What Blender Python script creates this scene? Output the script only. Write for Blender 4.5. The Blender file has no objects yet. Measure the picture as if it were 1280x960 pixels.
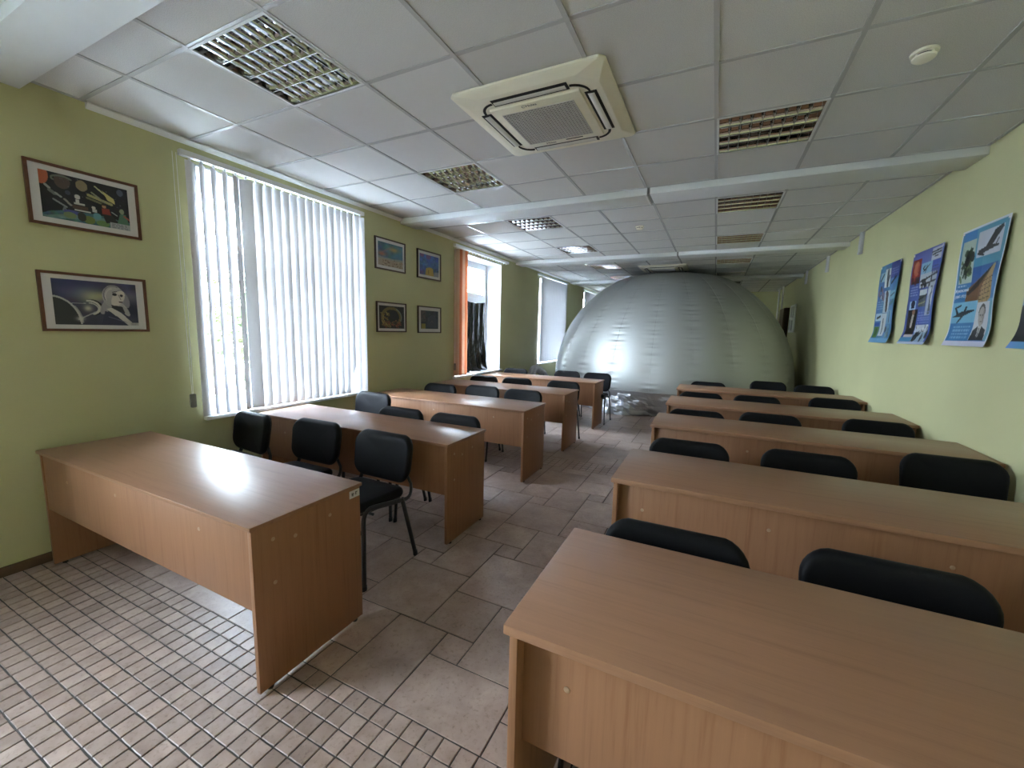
import bpy, bmesh, math, random
import numpy as np
from mathutils import Vector, Matrix

random.seed(7)
C = bpy.context.scene.collection
PI = math.pi

# ------------------------------------------------------------------ camera
sc = bpy.context.scene
YAW, PITCH, ROLL = 0.4520, -0.1288, 0.0223
cy_, sy_, cp_, sp_ = math.cos(YAW), math.sin(YAW), math.cos(PITCH), math.sin(PITCH)
fw = Vector((-sy_ * cp_, cy_ * cp_, sp_))
rt = Vector((cy_, sy_, 0))
up = rt.cross(fw)
r2 = rt * math.cos(ROLL) + up * math.sin(ROLL)
u2 = up * math.cos(ROLL) - rt * math.sin(ROLL)
CAM = Vector((3.10, -0.715, 1.52))
camd = bpy.data.cameras.new('camera')
camd.sensor_fit = 'HORIZONTAL'
camd.sensor_width = 36.0
camd.lens = 516.67 / 1280 * 36
camd.clip_start = 0.02
camo = bpy.data.objects.new('camera', camd)
C.objects.link(camo)
M = Matrix((r2, u2, -fw)).transposed().to_4x4()
M.translation = CAM
camo.matrix_world = M
sc.camera = camo

# ------------------------------------------------------------------ world, sun, window portals, exposure
SKY = 16.0
world = bpy.data.worlds.new('sky')
sc.world = world
world.use_nodes = True
wn = world.node_tree.nodes
wl = world.node_tree.links
bg = wn['Background']
bg.inputs['Strength'].default_value = SKY
wtc = wn.new('ShaderNodeTexCoord')
wsep = wn.new('ShaderNodeSeparateXYZ')
wramp = wn.new('ShaderNodeValToRGB')
wramp.color_ramp.elements[0].position = 0.0
wramp.color_ramp.elements[0].color = (0.76, 0.84, 0.95, 1)
wramp.color_ramp.elements[1].position = 1.0
wramp.color_ramp.elements[1].color = (0.64, 0.77, 1.0, 1)
wl.new(wtc.outputs['Generated'], wsep.inputs[0])
wl.new(wsep.outputs['Z'], wramp.inputs[0])
wl.new(wramp.outputs[0], bg.inputs['Color'])

sund = bpy.data.lights.new('sun', 'SUN')
sund.energy = 3.0
sund.angle = math.radians(3)
sund.color = (1.0, 0.93, 0.8)
suno = bpy.data.objects.new('sun', sund)
suno.rotation_euler = (math.radians(-14), math.radians(40), 0)
C.objects.link(suno)

WIN = [(-2.3, -1.0), (1.22, 2.77), (4.80, 6.34), (8.22, 9.90), (11.75, 13.40)]
WZ0, WZ1 = 0.75, 2.735
for (a, b) in WIN:
    ld = bpy.data.lights.new('window_portal', 'AREA')
    ld.shape = 'RECTANGLE'
    ld.size = b - a
    ld.size_y = WZ1 - WZ0
    ld.cycles.is_portal = True
    lo = bpy.data.objects.new('window_portal', ld)
    # the light shines along its -Z: towards +X
    lo.matrix_world = Matrix(((0, 0, -1, -1.02), (1, 0, 0, (a + b) / 2), (0, -1, 0, (WZ0 + WZ1) / 2), (0, 0, 0, 1)))
    C.objects.link(lo)

vs = sc.view_settings
vs.view_transform = 'Standard'
vs.look = 'None'
vs.gamma = 1.0
vs.use_curve_mapping = False
vs.exposure = 2.47
sc.cycles.use_denoising = True
sc.cycles.max_bounces = 14
sc.cycles.diffuse_bounces = 8
sc.cycles.glossy_bounces = 6
sc.cycles.transmission_bounces = 6
sc.cycles.transparent_max_bounces = 12
sc.cycles.sample_clamp_indirect = 60.0
sc.cycles.caustics_reflective = False
sc.cycles.caustics_refractive = False

# ------------------------------------------------------------------ materials
def srgb(r, g, b):
    def f(c):
        c /= 255.0
        return c / 12.92 if c <= 0.04045 else ((c + 0.055) / 1.055) ** 2.4
    return (f(r), f(g), f(b), 1)

class NT:
    """small wrapper round a material's node tree"""
    def __init__(self, name):
        self.m = bpy.data.materials.new(name)
        self.m.use_nodes = True
        self.t = self.m.node_tree
        self.b = self.t.nodes['Principled BSDF']
    def n(self, kind, **kw):
        nd = self.t.nodes.new(kind)
        for k, v in kw.items():
            setattr(nd, k, v)
        return nd
    def l(self, a, b):
        self.t.links.new(a, b)
    def coord(self, scale=(1, 1, 1), rand=False, which='Object'):
        tc = self.n('ShaderNodeTexCoord')
        mp = self.n('ShaderNodeMapping')
        mp.inputs['Scale'].default_value = scale
        self.l(tc.outputs[which], mp.inputs['Vector'])
        if rand:
            oi = self.n('ShaderNodeObjectInfo')
            mu = self.n('ShaderNodeMath', operation='MULTIPLY')
            mu.inputs[1].default_value = 37.0
            self.l(oi.outputs['Random'], mu.inputs[0])
            cb = self.n('ShaderNodeCombineXYZ')
            for i in range(3):
                self.l(mu.outputs[0], cb.inputs[i])
            self.l(cb.outputs[0], mp.inputs['Location'])
        return mp.outputs['Vector']
    def noise(self, vec, scale, detail=4, rough=0.55, dist=0.0):
        nz = self.n('ShaderNodeTexNoise')
        nz.inputs['Scale'].default_value = scale
        nz.inputs['Detail'].default_value = detail
        nz.inputs['Roughness'].default_value = rough
        nz.inputs['Distortion'].default_value = dist
        self.l(vec, nz.inputs['Vector'])
        return nz.outputs['Fac']
    def ramp(self, fac, stops):
        r = self.n('ShaderNodeValToRGB')
        els = r.color_ramp.elements
        while len(els) < len(stops):
            els.new(0.5)
        for e, (p, c) in zip(els, stops):
            e.position = p
            e.color = c
        self.l(fac, r.inputs[0])
        return r.outputs[0]
    def bump(self, fac, strength=0.2, dist=0.002):
        b = self.n('ShaderNodeBump')
        b.inputs['Strength'].default_value = strength
        b.inputs['Distance'].default_value = dist
        self.l(fac, b.inputs['Height'])
        self.l(b.outputs[0], self.b.inputs['Normal'])
    def set(self, **kw):
        for k, v in kw.items():
            self.b.inputs[k.replace('_', ' ')].default_value = v
        return self

def plain(name, col, rough=0.5, metal=0.0, noise_amt=0.06, nscale=30, spec=0.5, bump=0.0):
    t = NT(name)
    t.set(Roughness=rough, Metallic=metal)
    t.b.inputs['Specular IOR Level'].default_value = spec
    v = t.coord()
    f = t.noise(v, nscale, 3)
    lo = tuple(c * (1 - noise_amt) for c in col[:3]) + (1,)
    hi = tuple(min(1, c * (1 + noise_amt)) for c in col[:3]) + (1,)
    t.l(t.ramp(f, [(0.3, lo), (0.7, hi)]), t.b.inputs['Base Color'])
    if bump:
        t.bump(f, bump, 0.001)
    return t.m

def wood(name, axis, base, dark, rough=0.32):
    t = NT(name)
    s = [14, 14, 14]
    s[axis] = 0.55
    v = t.coord(tuple(s), rand=True)
    f = t.noise(v, 3.2, 6, 0.62, 0.35)
    s2 = [120, 120, 120]
    s2[axis] = 4
    f2 = t.noise(t.coord(tuple(s2), rand=True), 1.6, 3, 0.6)
    mx = t.n('ShaderNodeMath', operation='MULTIPLY_ADD')
    mx.inputs[1].default_value = 0.35
    t.l(f2, mx.inputs[0])
    t.l(f, mx.inputs[2])
    col = t.ramp(mx.outputs[0], [(0.45, dark), (0.62, base), (0.9, tuple(min(1, c * 1.10) for c in base[:3]) + (1,))])
    t.l(col, t.b.inputs['Base Color'])
    t.set(Roughness=rough)
    t.b.inputs['Specular IOR Level'].default_value = 0.36
    if axis == 0:
        t.b.inputs['Coat Weight'].default_value = 0.08
        t.b.inputs['Coat Roughness'].default_value = 0.24
    t.bump(mx.outputs[0], 0.06, 0.0006)
    return t.m

M_ = {}
BEECH, BEECHD = (0.285, 0.145, 0.082, 1), (0.242, 0.119, 0.065, 1)
M_['wood_top'] = wood('beech_laminate_top', 0, BEECH, BEECHD, 0.36)
M_['wood_panel'] = wood('beech_laminate_panel', 2, (0.29, 0.141, 0.074, 1), (0.24, 0.109, 0.053, 1), 0.42)
M_['wood_edge'] = plain('beech_edge_band', (0.25, 0.135, 0.07, 1), 0.45, 0, 0.08, 20)
M_['cap'] = plain('plastic_screw_cap', (0.40, 0.26, 0.17, 1), 0.4)
M_['black_plastic'] = plain('black_plastic', (0.012, 0.012, 0.013, 1), 0.45)
M_['black_metal'] = plain('black_enamel_tube', (0.014, 0.014, 0.016, 1), 0.32, 0.0, 0.05)
def upholstery():
    t = NT('black_upholstery')
    v = t.coord()
    f = t.noise(v, 700, 2)
    t.l(t.ramp(f, [(0.3, (0.005, 0.005, 0.006, 1)), (0.7, (0.010, 0.010, 0.012, 1))]), t.b.inputs['Base Color'])
    t.set(Roughness=0.5)
    t.b.inputs['Specular IOR Level'].default_value = 0.12
    t.bump(f, 0.25, 0.0006)
    return t.m
M_['uphol'] = upholstery()
def wallpaint(name, base):
    t = NT(name)
    v = t.coord()
    big = t.noise(v, 0.9, 3)
    fine = t.noise(v, 140, 3, 0.7)
    lo = tuple(c * 0.94 for c in base[:3]) + (1,)
    hi = tuple(c * 1.05 for c in base[:3]) + (1,)
    t.l(t.ramp(big, [(0.3, lo), (0.7, hi)]), t.b.inputs['Base Color'])
    t.set(Roughness=0.6)
    t.b.inputs['Specular IOR Level'].default_value = 0.3
    t.bump(fine, 0.35, 0.0015)
    return t.m
M_['wall'] = wallpaint('green_wall_paint', (0.53, 0.52, 0.295, 1))
M_['white_paint'] = plain('white_painted_plaster', (0.74, 0.74, 0.74, 1), 0.55, 0, 0.02, 6)
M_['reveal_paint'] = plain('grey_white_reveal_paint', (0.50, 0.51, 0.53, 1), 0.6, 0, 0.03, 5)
M_['beam'] = plain('white_duct_paint', (0.70, 0.71, 0.71, 1), 0.45, 0, 0.02, 4)
M_['pvc'] = plain('white_window_pvc', (0.78, 0.79, 0.80, 1), 0.3, 0, 0.015, 8)
def tilemat():
    t = NT('mineral_ceiling_tile')
    v = t.coord()
    f = t.noise(v, 260, 2, 0.7)
    big = t.noise(v, 1.4, 2)
    oi = t.n('ShaderNodeObjectInfo')
    c1 = t.ramp(f, [(0.36, (0.54, 0.535, 0.525, 1)), (0.50, (0.675, 0.67, 0.655, 1)), (0.7, (0.70, 0.695, 0.68, 1))])
    hs = t.n('ShaderNodeHueSaturation')
    ma = t.n('ShaderNodeMath', operation='MULTIPLY_ADD')
    ma.inputs[1].default_value = 0.07
    ma.inputs[2].default_value = 0.965
    t.l(oi.outputs['Random'], ma.inputs[0])
    t.l(ma.outputs[0], hs.inputs['Value'])
    t.l(c1, hs.inputs['Color'])
    t.l(hs.outputs[0], t.b.inputs['Base Color'])
    t.set(Roughness=0.85)
    t.b.inputs['Specular IOR Level'].default_value = 0.2
    t.bump(f, 0.3, 0.001)
    return t.m
M_['ctile'] = tilemat()
M_['tgrid'] = plain('white_grid_steel', (0.53, 0.53, 0.53, 1), 0.25, 0.0, 0.02)
def stone():
    t = NT('stone_floor_tile')
    v = t.coord(rand=True)
    f = t.noise(v, 6, 6, 0.65, 0.4)
    f2 = t.noise(v, 60, 4, 0.7)
    oi = t.n('ShaderNodeObjectInfo')
    base = t.ramp(f, [(0.25, (0.265, 0.182, 0.147, 1)), (0.5, (0.375, 0.272, 0.226, 1)), (0.78, (0.48, 0.368, 0.312, 1))])
    spk = t.ramp(f2, [(0.30, (0.62, 0.58, 0.54, 1)), (0.46, (1, 1, 1, 1))])
    mm = t.n('ShaderNodeMix', data_type='RGBA', blend_type='MULTIPLY')
    mm.inputs['Factor'].default_value = 0.8
    t.l(base, mm.inputs['A'])
    t.l(spk, mm.inputs['B'])
    hs = t.n('ShaderNodeHueSaturation')
    ma = t.n('ShaderNodeMath', operation='MULTIPLY_ADD')
    ma.inputs[1].default_value = 0.26
    ma.inputs[2].default_value = 0.87
    t.l(oi.outputs['Random'], ma.inputs[0])
    t.l(ma.outputs[0], hs.inputs['Value'])
    t.l(mm.outputs['Result'], hs.inputs['Color'])
    t.l(hs.outputs[0], t.b.inputs['Base Color'])
    rr = t.n('ShaderNodeMapRange')
    rr.inputs['To Min'].default_value = 0.30
    rr.inputs['To Max'].default_value = 0.52
    t.l(f, rr.inputs['Value'])
    t.l(rr.outputs[0], t.b.inputs['Roughness'])
    t.bump(f2, 0.22, 0.0015)
    return t.m
M_['stone'] = stone()
M_['grout'] = plain('dark_grout', (0.065, 0.058, 0.052, 1), 0.9, 0, 0.25, 80)
M_['brown_wood'] = plain('brown_skirting', (0.10, 0.055, 0.028, 1), 0.5, 0, 0.15, 12)
M_['frame_wood'] = plain('brown_picture_frame', (0.13, 0.05, 0.026, 1), 0.4, 0, 0.2, 25)
M_['frame_dark'] = plain('dark_brown_picture_frame', (0.05, 0.024, 0.016, 1), 0.4, 0, 0.2, 25)
M_['mat'] = plain('white_mount_card', (0.66, 0.64, 0.64, 1), 0.8, 0, 0.02)
M_['ac'] = plain('cream_plastic', (0.85, 0.81, 0.66, 1), 0.4, 0, 0.02, 8)
M_['ac_flap'] = plain('pale_grey_plastic', (0.66, 0.65, 0.58, 1), 0.4, 0, 0.02, 8)
M_['grille'] = plain('grey_grille_plastic', (0.50, 0.48, 0.44, 1), 0.45, 0, 0.03)
M_['dark'] = plain('opening_shade', (0.015, 0.014, 0.012, 1), 0.8)  # near-black paint for the shade inside slots and openings
M_['mirror'] = plain('bright_aluminium_louvre', (0.62, 0.62, 0.62, 1), 0.10, 1.0, 0.03, 5)
M_['tube'] = plain('fluorescent_tube_glass', (0.75, 0.75, 0.74, 1), 0.2)
M_['steel_white'] = plain('white_lamp_housing', (0.66, 0.66, 0.66, 1), 0.4)
M_['chrome'] = plain('chrome', (0.7, 0.7, 0.7, 1), 0.15, 1.0)
M_['grey_plastic'] = plain('grey_plastic', (0.20, 0.19, 0.18, 1), 0.5)
M_['beige'] = plain('beige_card', (0.30, 0.21, 0.13, 1), 0.7)
M_['bracket'] = plain('pale_grey_trunking', (0.44, 0.44, 0.46, 1), 0.5)
M_['conc'] = plain('concrete', (0.30, 0.30, 0.29, 1), 0.8, 0, 0.1, 4)
M_['grass'] = plain('courtyard_paving', (0.30, 0.30, 0.30, 1), 0.9, 0, 0.2, 3)
M_['bark'] = plain('tree_bark', (0.10, 0.075, 0.05, 1), 0.9, 0, 0.3, 20)
def leafmat():
    t = NT('tree_leaf')
    v = t.coord()
    f = t.noise(v, 1.7, 3)
    t.l(t.ramp(f, [(0.35, (0.02, 0.04, 0.006, 1)), (0.55, (0.05, 0.07, 0.012, 1)), (0.7, (0.10, 0.09, 0.02, 1))]), t.b.inputs['Base Color'])
    t.set(Roughness=0.6)
    return t.m
M_['leaf'] = leafmat()
def slatmat(name, col, trans=0.55):
    m = bpy.data.materials.new(name)
    m.use_nodes = True
    t = m.node_tree
    t.nodes.clear()
    out = t.nodes.new('ShaderNodeOutputMaterial')
    d = t.nodes.new('ShaderNodeBsdfDiffuse')
    tr = t.nodes.new('ShaderNodeBsdfTranslucent')
    mx = t.nodes.new('ShaderNodeMixShader')
    tc = t.nodes.new('ShaderNodeTexCoord')
    mp = t.nodes.new('ShaderNodeMapping')
    mp.inputs['Scale'].default_value = (300, 300, 40)
    nz = t.nodes.new('ShaderNodeTexNoise')
    nz.inputs['Scale'].default_value = 1.0
    rp = t.nodes.new('ShaderNodeValToRGB')
    rp.color_ramp.elements[0].position = 0.3
    rp.color_ramp.elements[0].color = tuple(c * 0.93 for c in col[:3]) + (1,)
    rp.color_ramp.elements[1].position = 0.7
    rp.color_ramp.elements[1].color = col
    t.links.new(tc.outputs['Object'], mp.inputs[0])
    t.links.new(mp.outputs[0], nz.inputs['Vector'])
    t.links.new(nz.outputs['Fac'], rp.inputs[0])
    t.links.new(rp.outputs[0], d.inputs['Color'])
    t.links.new(rp.outputs[0], tr.inputs['Color'])
    mx.inputs[0].default_value = trans
    t.links.new(d.outputs[0], mx.inputs[1])
    t.links.new(tr.outputs[0], mx.inputs[2])
    t.links.new(mx.outputs[0], out.inputs['Surface'])
    return m
M_['slat'] = slatmat('white_blind_fabric', (0.72, 0.71, 0.73, 1), 0.024)
M_['slat_orange'] = slatmat('orange_blind_fabric', (0.58, 0.22, 0.11, 1), 0.2)
M_['slat_cream'] = slatmat('cream_blind_fabric', (0.66, 0.52, 0.40, 1), 0.2)
def glassmat():
    m = bpy.data.materials.new('window_glass')
    m.use_nodes = True
    t = m.node_tree
    t.nodes.clear()
    out = t.nodes.new('ShaderNodeOutputMaterial')
    tp = t.nodes.new('ShaderNodeBsdfTransparent')
    tp.inputs[0].default_value = (0.94, 0.97, 0.96, 1)
    gl = t.nodes.new('ShaderNodeBsdfGlossy')
    gl.inputs['Roughness'].default_value = 0.02
    fr = t.nodes.new('ShaderNodeFresnel')
    fr.inputs[0].default_value = 1.45
    mx = t.nodes.new('ShaderNodeMixShader')
    ge = t.nodes.new('ShaderNodeNewGeometry')
    iv = t.nodes.new('ShaderNodeMath')
    iv.operation = 'SUBTRACT'
    iv.inputs[0].default_value = 1.0
    t.links.new(ge.outputs['Backfacing'], iv.inputs[1])
    ml = t.nodes.new('ShaderNodeMath')
    ml.operation = 'MULTIPLY'
    t.links.new(fr.outputs[0], ml.inputs[0])
    t.links.new(iv.outputs[0], ml.inputs[1])
    t.links.new(ml.outputs[0], mx.inputs[0])
    t.links.new(tp.outputs[0], mx.inputs[1])
    t.links.new(gl.outputs[0], mx.inputs[2])
    t.links.new(mx.outputs[0], out.inputs['Surface'])
    return m
M_['glass'] = glassmat()
def silver(name, col, rough, sc_, strength, stretch=(1, 1, 1), metal=0.9):
    t = NT(name)
    v = t.coord(stretch)
    f = t.noise(v, sc_, 4, 0.6, 0.2)
    big = t.noise(t.coord(), 1.3, 2)
    t.l(t.ramp(big, [(0.3, tuple(c * 0.93 for c in col[:3]) + (1,)), (0.7, col)]), t.b.inputs['Base Color'])
    t.set(Roughness=rough, Metallic=metal)
    t.bump(f, strength, 0.01)
    return t.m
M_['dome'] = silver('silver_coated_fabric', (0.50, 0.51, 0.50, 1), 0.58, 9, 0.08, (1, 1, 4), 0.62)
M_['foil'] = silver('crumpled_silver_foil', (0.52, 0.52, 0.54, 1), 0.38, 9, 0.4)
def blackfilm():
    t = NT('black_plastic_film')
    f = t.noise(t.coord((1, 1, 0.25)), 22, 3)
    t.set(Roughness=0.22)
    t.b.inputs['Base Color'].default_value = (0.012, 0.012, 0.014, 1)
    t.bump(f, 0.5, 0.01)
    return t.m
M_['film'] = blackfilm()
def paintmat(name, rough=0.35):
    t = NT(name)
    a = t.n('ShaderNodeAttribute')
    a.attribute_name = 'ink'
    t.l(a.outputs['Color'], t.b.inputs['Base Color'])
    t.set(Roughness=rough)
    return t.m
M_['print'] = paintmat('printed_paper', 0.4)
M_['ink'] = plain('white_ink', (0.75, 0.80, 0.85, 1), 0.5)
M_['logo'] = plain('grey_logo_ink', (0.22, 0.22, 0.20, 1), 0.4)

# ------------------------------------------------------------------ mesh helpers
def text_mesh(body, size, m, extrude):
    cu = bpy.data.curves.new('lettering', 'FONT')
    cu.body = body
    cu.size = size
    cu.align_x = 'CENTER'
    cu.extrude = extrude
    ob = bpy.data.objects.new('lettering', cu)
    C.objects.link(ob)
    dg = bpy.context.evaluated_depsgraph_get()
    me = bpy.data.meshes.new_from_object(ob.evaluated_get(dg))
    bpy.data.objects.remove(ob)
    bpy.data.curves.remove(cu)
    me.name = 'lettering'
    me.materials.clear()
    me.materials.append(M_[m])
    return me
class MB:
    def __init__(self):
        self.v, self.f = [], []
    def quad(self, a, b, c, d):
        n = len(self.v)
        self.v += [a, b, c, d]
        self.f.append((n, n + 1, n + 2, n + 3))
    def box(self, x0, x1, y0, y1, z0, z1):
        n = len(self.v)
        self.v += [(x0, y0, z0), (x1, y0, z0), (x1, y1, z0), (x0, y1, z0), (x0, y0, z1), (x1, y0, z1), (x1, y1, z1), (x0, y1, z1)]
        for f in ((0, 3, 2, 1), (4, 5, 6, 7), (0, 1, 5, 4), (1, 2, 6, 5), (2, 3, 7, 6), (3, 0, 4, 7)):
            self.f.append(tuple(n + i for i in f))
        return self
    def tube(self, path, rx, ry=None, seg=10, caps=True):
        ry = ry or rx
        pts = [Vector(p) for p in path]
        n0 = len(self.v)
        prev = None
        for i, p in enumerate(pts):
            d = (pts[min(i + 1, len(pts) - 1)] - pts[max(i - 1, 0)]).normalized()
            if prev is None:
                ref = Vector((1, 0, 0)) if abs(d.x) < 0.8 else Vector((0, 0, 1))
                a = (ref - d * ref.dot(d)).normalized()
            else:
                a = (prev - d * prev.dot(d)).normalized()
            prev = a
            b = d.cross(a)
            for k in range(seg):
                t = 2 * PI * k / seg
                self.v.append(tuple(p + a * (math.cos(t) * rx) + b * (math.sin(t) * ry)))
        for i in range(len(pts) - 1):
            for k in range(seg):
                q = n0 + i * seg
                self.f.append((q + k, q + (k + 1) % seg, q + seg + (k + 1) % seg, q + seg + k))
        if caps:
            self.f.append(tuple(n0 + k for k in range(seg))[::-1])
            q = n0 + (len(pts) - 1) * seg
            self.f.append(tuple(q + k for k in range(seg)))
        return self
    def lathe(self, prof, seg=24, axis='z', cap=True):
        n0 = len(self.v)
        for (r, z) in prof:
            for k in range(seg):
                t = 2 * PI * k / seg
                a, b = r * math.cos(t), r * math.sin(t)
                self.v.append({'z': (a, b, z), 'x': (z, a, b), 'y': (b, z, a)}[axis])
        for i in range(len(prof) - 1):
            for k in range(seg):
                q = n0 + i * seg
                self.f.append((q + k, q + (k + 1) % seg, q + seg + (k + 1) % seg, q + seg + k))
        if cap:
            self.f.append(tuple(n0 + k for k in range(seg))[::-1])
            q = n0 + (len(prof) - 1) * seg
            self.f.append(tuple(q + k for k in range(seg)))
        return self
    def prism(self, poly, axis, a, b):
        """polygon in the two other axes, extruded from a to b"""
        n0 = len(self.v)
        k = len(poly)
        for h in (a, b):
            for (p, q) in poly:
                self.v.append({'x': (h, p, q), 'y': (p, h, q), 'z': (p, q, h)}[axis])
        for i in range(k):
            j = (i + 1) % k
            self.f.append((n0 + i, n0 + j, n0 + k + j, n0 + k + i))
        self.f.append(tuple(n0 + i for i in range(k))[::-1])
        self.f.append(tuple(n0 + k + i for i in range(k)))
        return self
    def map(self, fn):
        self.v = [tuple(fn(*p)) for p in self.v]
        return self
    def mesh(self, name, m, smooth=False, fix=True, bevel=0.0, bseg=2):
        me = bpy.data.meshes.new(name)
        me.from_pydata(self.v, [], self.f)
        if fix or bevel:
            bm = bmesh.new()
            bm.from_mesh(me)
            if bevel:
                bmesh.ops.bevel(bm, geom=bm.edges[:], offset=bevel, segments=bseg, affect='EDGES', profile=0.5)
            if fix:
                bmesh.ops.recalc_face_normals(bm, faces=bm.faces[:])
            bm.to_mesh(me)
            bm.free()
        if smooth:
            for p in me.polygons:
                p.use_smooth = True
            me.set_sharp_from_angle(angle=math.radians(40))
        me.materials.append(M_[m] if isinstance(m, str) else m)
        me.update()
        return me

def link(name, me, parent=None, loc=None, rotz=None, label=None, cat=None, group=None, kind=None):
    o = bpy.data.objects.new(name, me)
    C.objects.link(o)
    if parent is not None:
        o.parent = parent
    if loc is not None:
        o.location = loc
    if rotz is not None:
        o.rotation_euler[2] = rotz
    if label:
        o['label'] = label
    if cat:
        o['category'] = cat
    if group:
        o['group'] = group
    if kind:
        o['kind'] = kind
    return o

def empty(name, loc, label=None, cat=None, group=None, kind=None, rotz=0.0):
    o = link(name, None, None, loc, rotz, label, cat, group, kind)
    o.empty_display_size = 0.1
    return o

def dup(root, loc, label, rotz=None):
    r = root.copy()
    C.objects.link(r)
    r.location = loc
    if rotz is not None:
        r.rotation_euler[2] = rotz
    r['label'] = label
    for ch in list(root.children):
        c = ch.copy()
        C.objects.link(c)
        c.parent = r
        for g in list(ch.children):
            d = g.copy()
            C.objects.link(d)
            d.parent = c
    return r

def boxmesh(name, m, x0, x1, y0, y1, z0, z1, bevel=0.0, bseg=2):
    return MB().box(x0, x1, y0, y1, z0, z1).mesh(name, m, bevel=bevel, bseg=bseg, smooth=bevel > 0)

# ------------------------------------------------------------------ room shell
XL, XR = -0.60, 4.745
YB, YF = -3.2, 14.6
H = 2.894

def wall_left():
    b = MB()
    x0, x1 = -1.0, XL
    edges = [YB] + [e for w in WIN for e in w] + [YF]
    for i in range(0, len(edges), 2):
        b.box(x0, x1, edges[i], edges[i + 1], -0.1, 3.2)
    for (a, c) in WIN:
        b.box(x0, x1, a, c, -0.1, WZ0)
        b.box(x0, x1, a, c, WZ1, 3.2)
    return link('wall_left', b.mesh('wall_left', 'wall'), kind='structure')
wall_left()
link('wall_right', boxmesh('wall_right', 'wall', XR, XR + 0.2, YB, YF, -0.1, 3.2), kind='structure')
link('wall_back', boxmesh('wall_back', 'wall', -1.0, XR + 0.2, YF, YF + 0.2, -0.1, 3.2), kind='structure')
link('wall_front', boxmesh('wall_front', 'wall', -1.0, XR + 0.2, YB - 0.2, YB, -0.1, 3.2), kind='structure')

# ---- floor: grout slab + stone tiles set in a 20-module pattern + small mosaic
floor = link('floor', boxmesh('floor', 'grout', XL, XR, YB, YF, -0.1, -0.0035), kind='structure')
U = 0.1517
X0F, Y0F = 1.697, 0.418
def stone_tile(w, d, gap, jit, seed):
    rnd = random.Random(seed)
    b = MB()
    hx, hy = w / 2 - gap, d / 2 - gap
    def ring(hx, hy, z, n=4):
        pts = []
        cs = [(-hx, -hy), (hx, -hy), (hx, hy), (-hx, hy)]
        for i in range(4):
            (ax, ay), (bx, by) = cs[i], cs[(i + 1) % 4]
            for k in range(n):
                t = k / n
                pts.append((ax + (bx - ax) * t + rnd.uniform(-jit, jit), ay + (by - ay) * t + rnd.uniform(-jit, jit), z))
        return pts
    n = 3 if w > 0.1 else 2
    A = ring(hx - 0.002, hy - 0.002, 0.0, n)
    rnd = random.Random(seed)
    B = ring(hx, hy, -0.0016, n)
    K = len(A)
    b.v = A + B + [(x, y, -0.006) for (x, y, z) in B]
    b.f.append(tuple(range(K)))
    for lvl in (0, K):
        for i in range(K):
            j = (i + 1) % K
            b.f.append((lvl + i, lvl + K + i, lvl + K + j, lvl + j))
    return b
TM = {}
def tile_mesh(w, d, gap, jit, var):
    key = (round(w, 3), round(d, 3), var)
    if key not in TM:
        TM[key] = stone_tile(w, d, gap, jit, hash(key) % 9999).mesh('tile', 'stone')
    return TM[key]
tiles, mosaic = [], []
BAND = (Y0F + 21 * U, Y0F + 23 * U)
def clip_add(x0, x1, y0, y1):
    x0, x1 = max(x0, XL), min(x1, XR)
    for (lo, hi) in ((Y0F, BAND[0]), (BAND[1], YF)):
        a, c = max(y0, lo), min(y1, hi)
        if c - a > 0.03 and x1 - x0 > 0.03:
            tiles.append((x0, x1, a, c))
for p in range(-40, 41):
    for q in range(-40, 41):
        oi, oj = 3 * p - q, 2 * p + 6 * q
        if not (-30 < oi < 36 and -16 < oj < 110):
            continue
        for (i, j, w, d) in ((-2, 3, 3, 3), (2, 2, 1, 1), (1, 3, 2, 2), (-1, 6, 2, 3)):
            clip_add(X0F + (oi + i) * U, X0F + (oi + i + w) * U, Y0F + (oj + j) * U, Y0F + (oj + j + d) * U)
MX, MY = 0.0755, 0.0783
def mos_rows(ya, yb):
    n = round((yb - ya) / MY)
    st = (yb - ya) / n
    for k in range(n):
        i0 = math.floor((XL - X0F) / MX)
        i1 = math.ceil((XR - X0F) / MX)
        for i in range(i0, i1):
            x0, x1 = max(XL, X0F + i * MX), min(XR, X0F + (i + 1) * MX)
            if x1 - x0 > 0.02:
                mosaic.append((x0, x1, ya + k * st, ya + (k + 1) * st))
mos_rows(Y0F - 46 * MY, Y0F)
mos_rows(BAND[0], BAND[1])
def near(t):
    x, y = (t[0] + t[1]) / 2, (t[2] + t[3]) / 2
    d = Vector((x, y, 0)) - CAM
    ahead = d.dot(fw)
    side = d.dot(rt)
    out = ahead < 0.5 or side < -1.27 * ahead or side > 1.27 * ahead or d.dot(up) < -0.96 * ahead
    return (1 if out else 0, d.length)
def lay(items, nm, nmax, gap, jit, stuffname):
    items.sort(key=near)
    for k, (x0, x1, y0, y1) in enumerate(items[:nmax]):
        me = tile_mesh(x1 - x0, y1 - y0, gap, jit, k % 4)
        link(nm, me, floor, ((x0 + x1) / 2, (y0 + y1) / 2, 0))
    b = MB()
    for k, (x0, x1, y0, y1) in enumerate(items[nmax:]):
        s = stone_tile(x1 - x0, y1 - y0, gap, 0.0006, k % 7)
        n = len(b.v)
        cx, cy = (x0 + x1) / 2, (y0 + y1) / 2
        b.v += [(x + cx, y + cy, z) for (x, y, z) in s.v]
        b.f += [tuple(n + i for i in f) for f in s.f]
    if b.f:
        link(stuffname, b.mesh(stuffname, 'stone', fix=False), floor, kind='stuff')
lay(tiles, 'tile', 290, 0.003, 0.0010, 'stone_paving')
lay(mosaic, 'mosaic_piece', 296, 0.0028, 0.0011, 'mosaic_paving')

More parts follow.
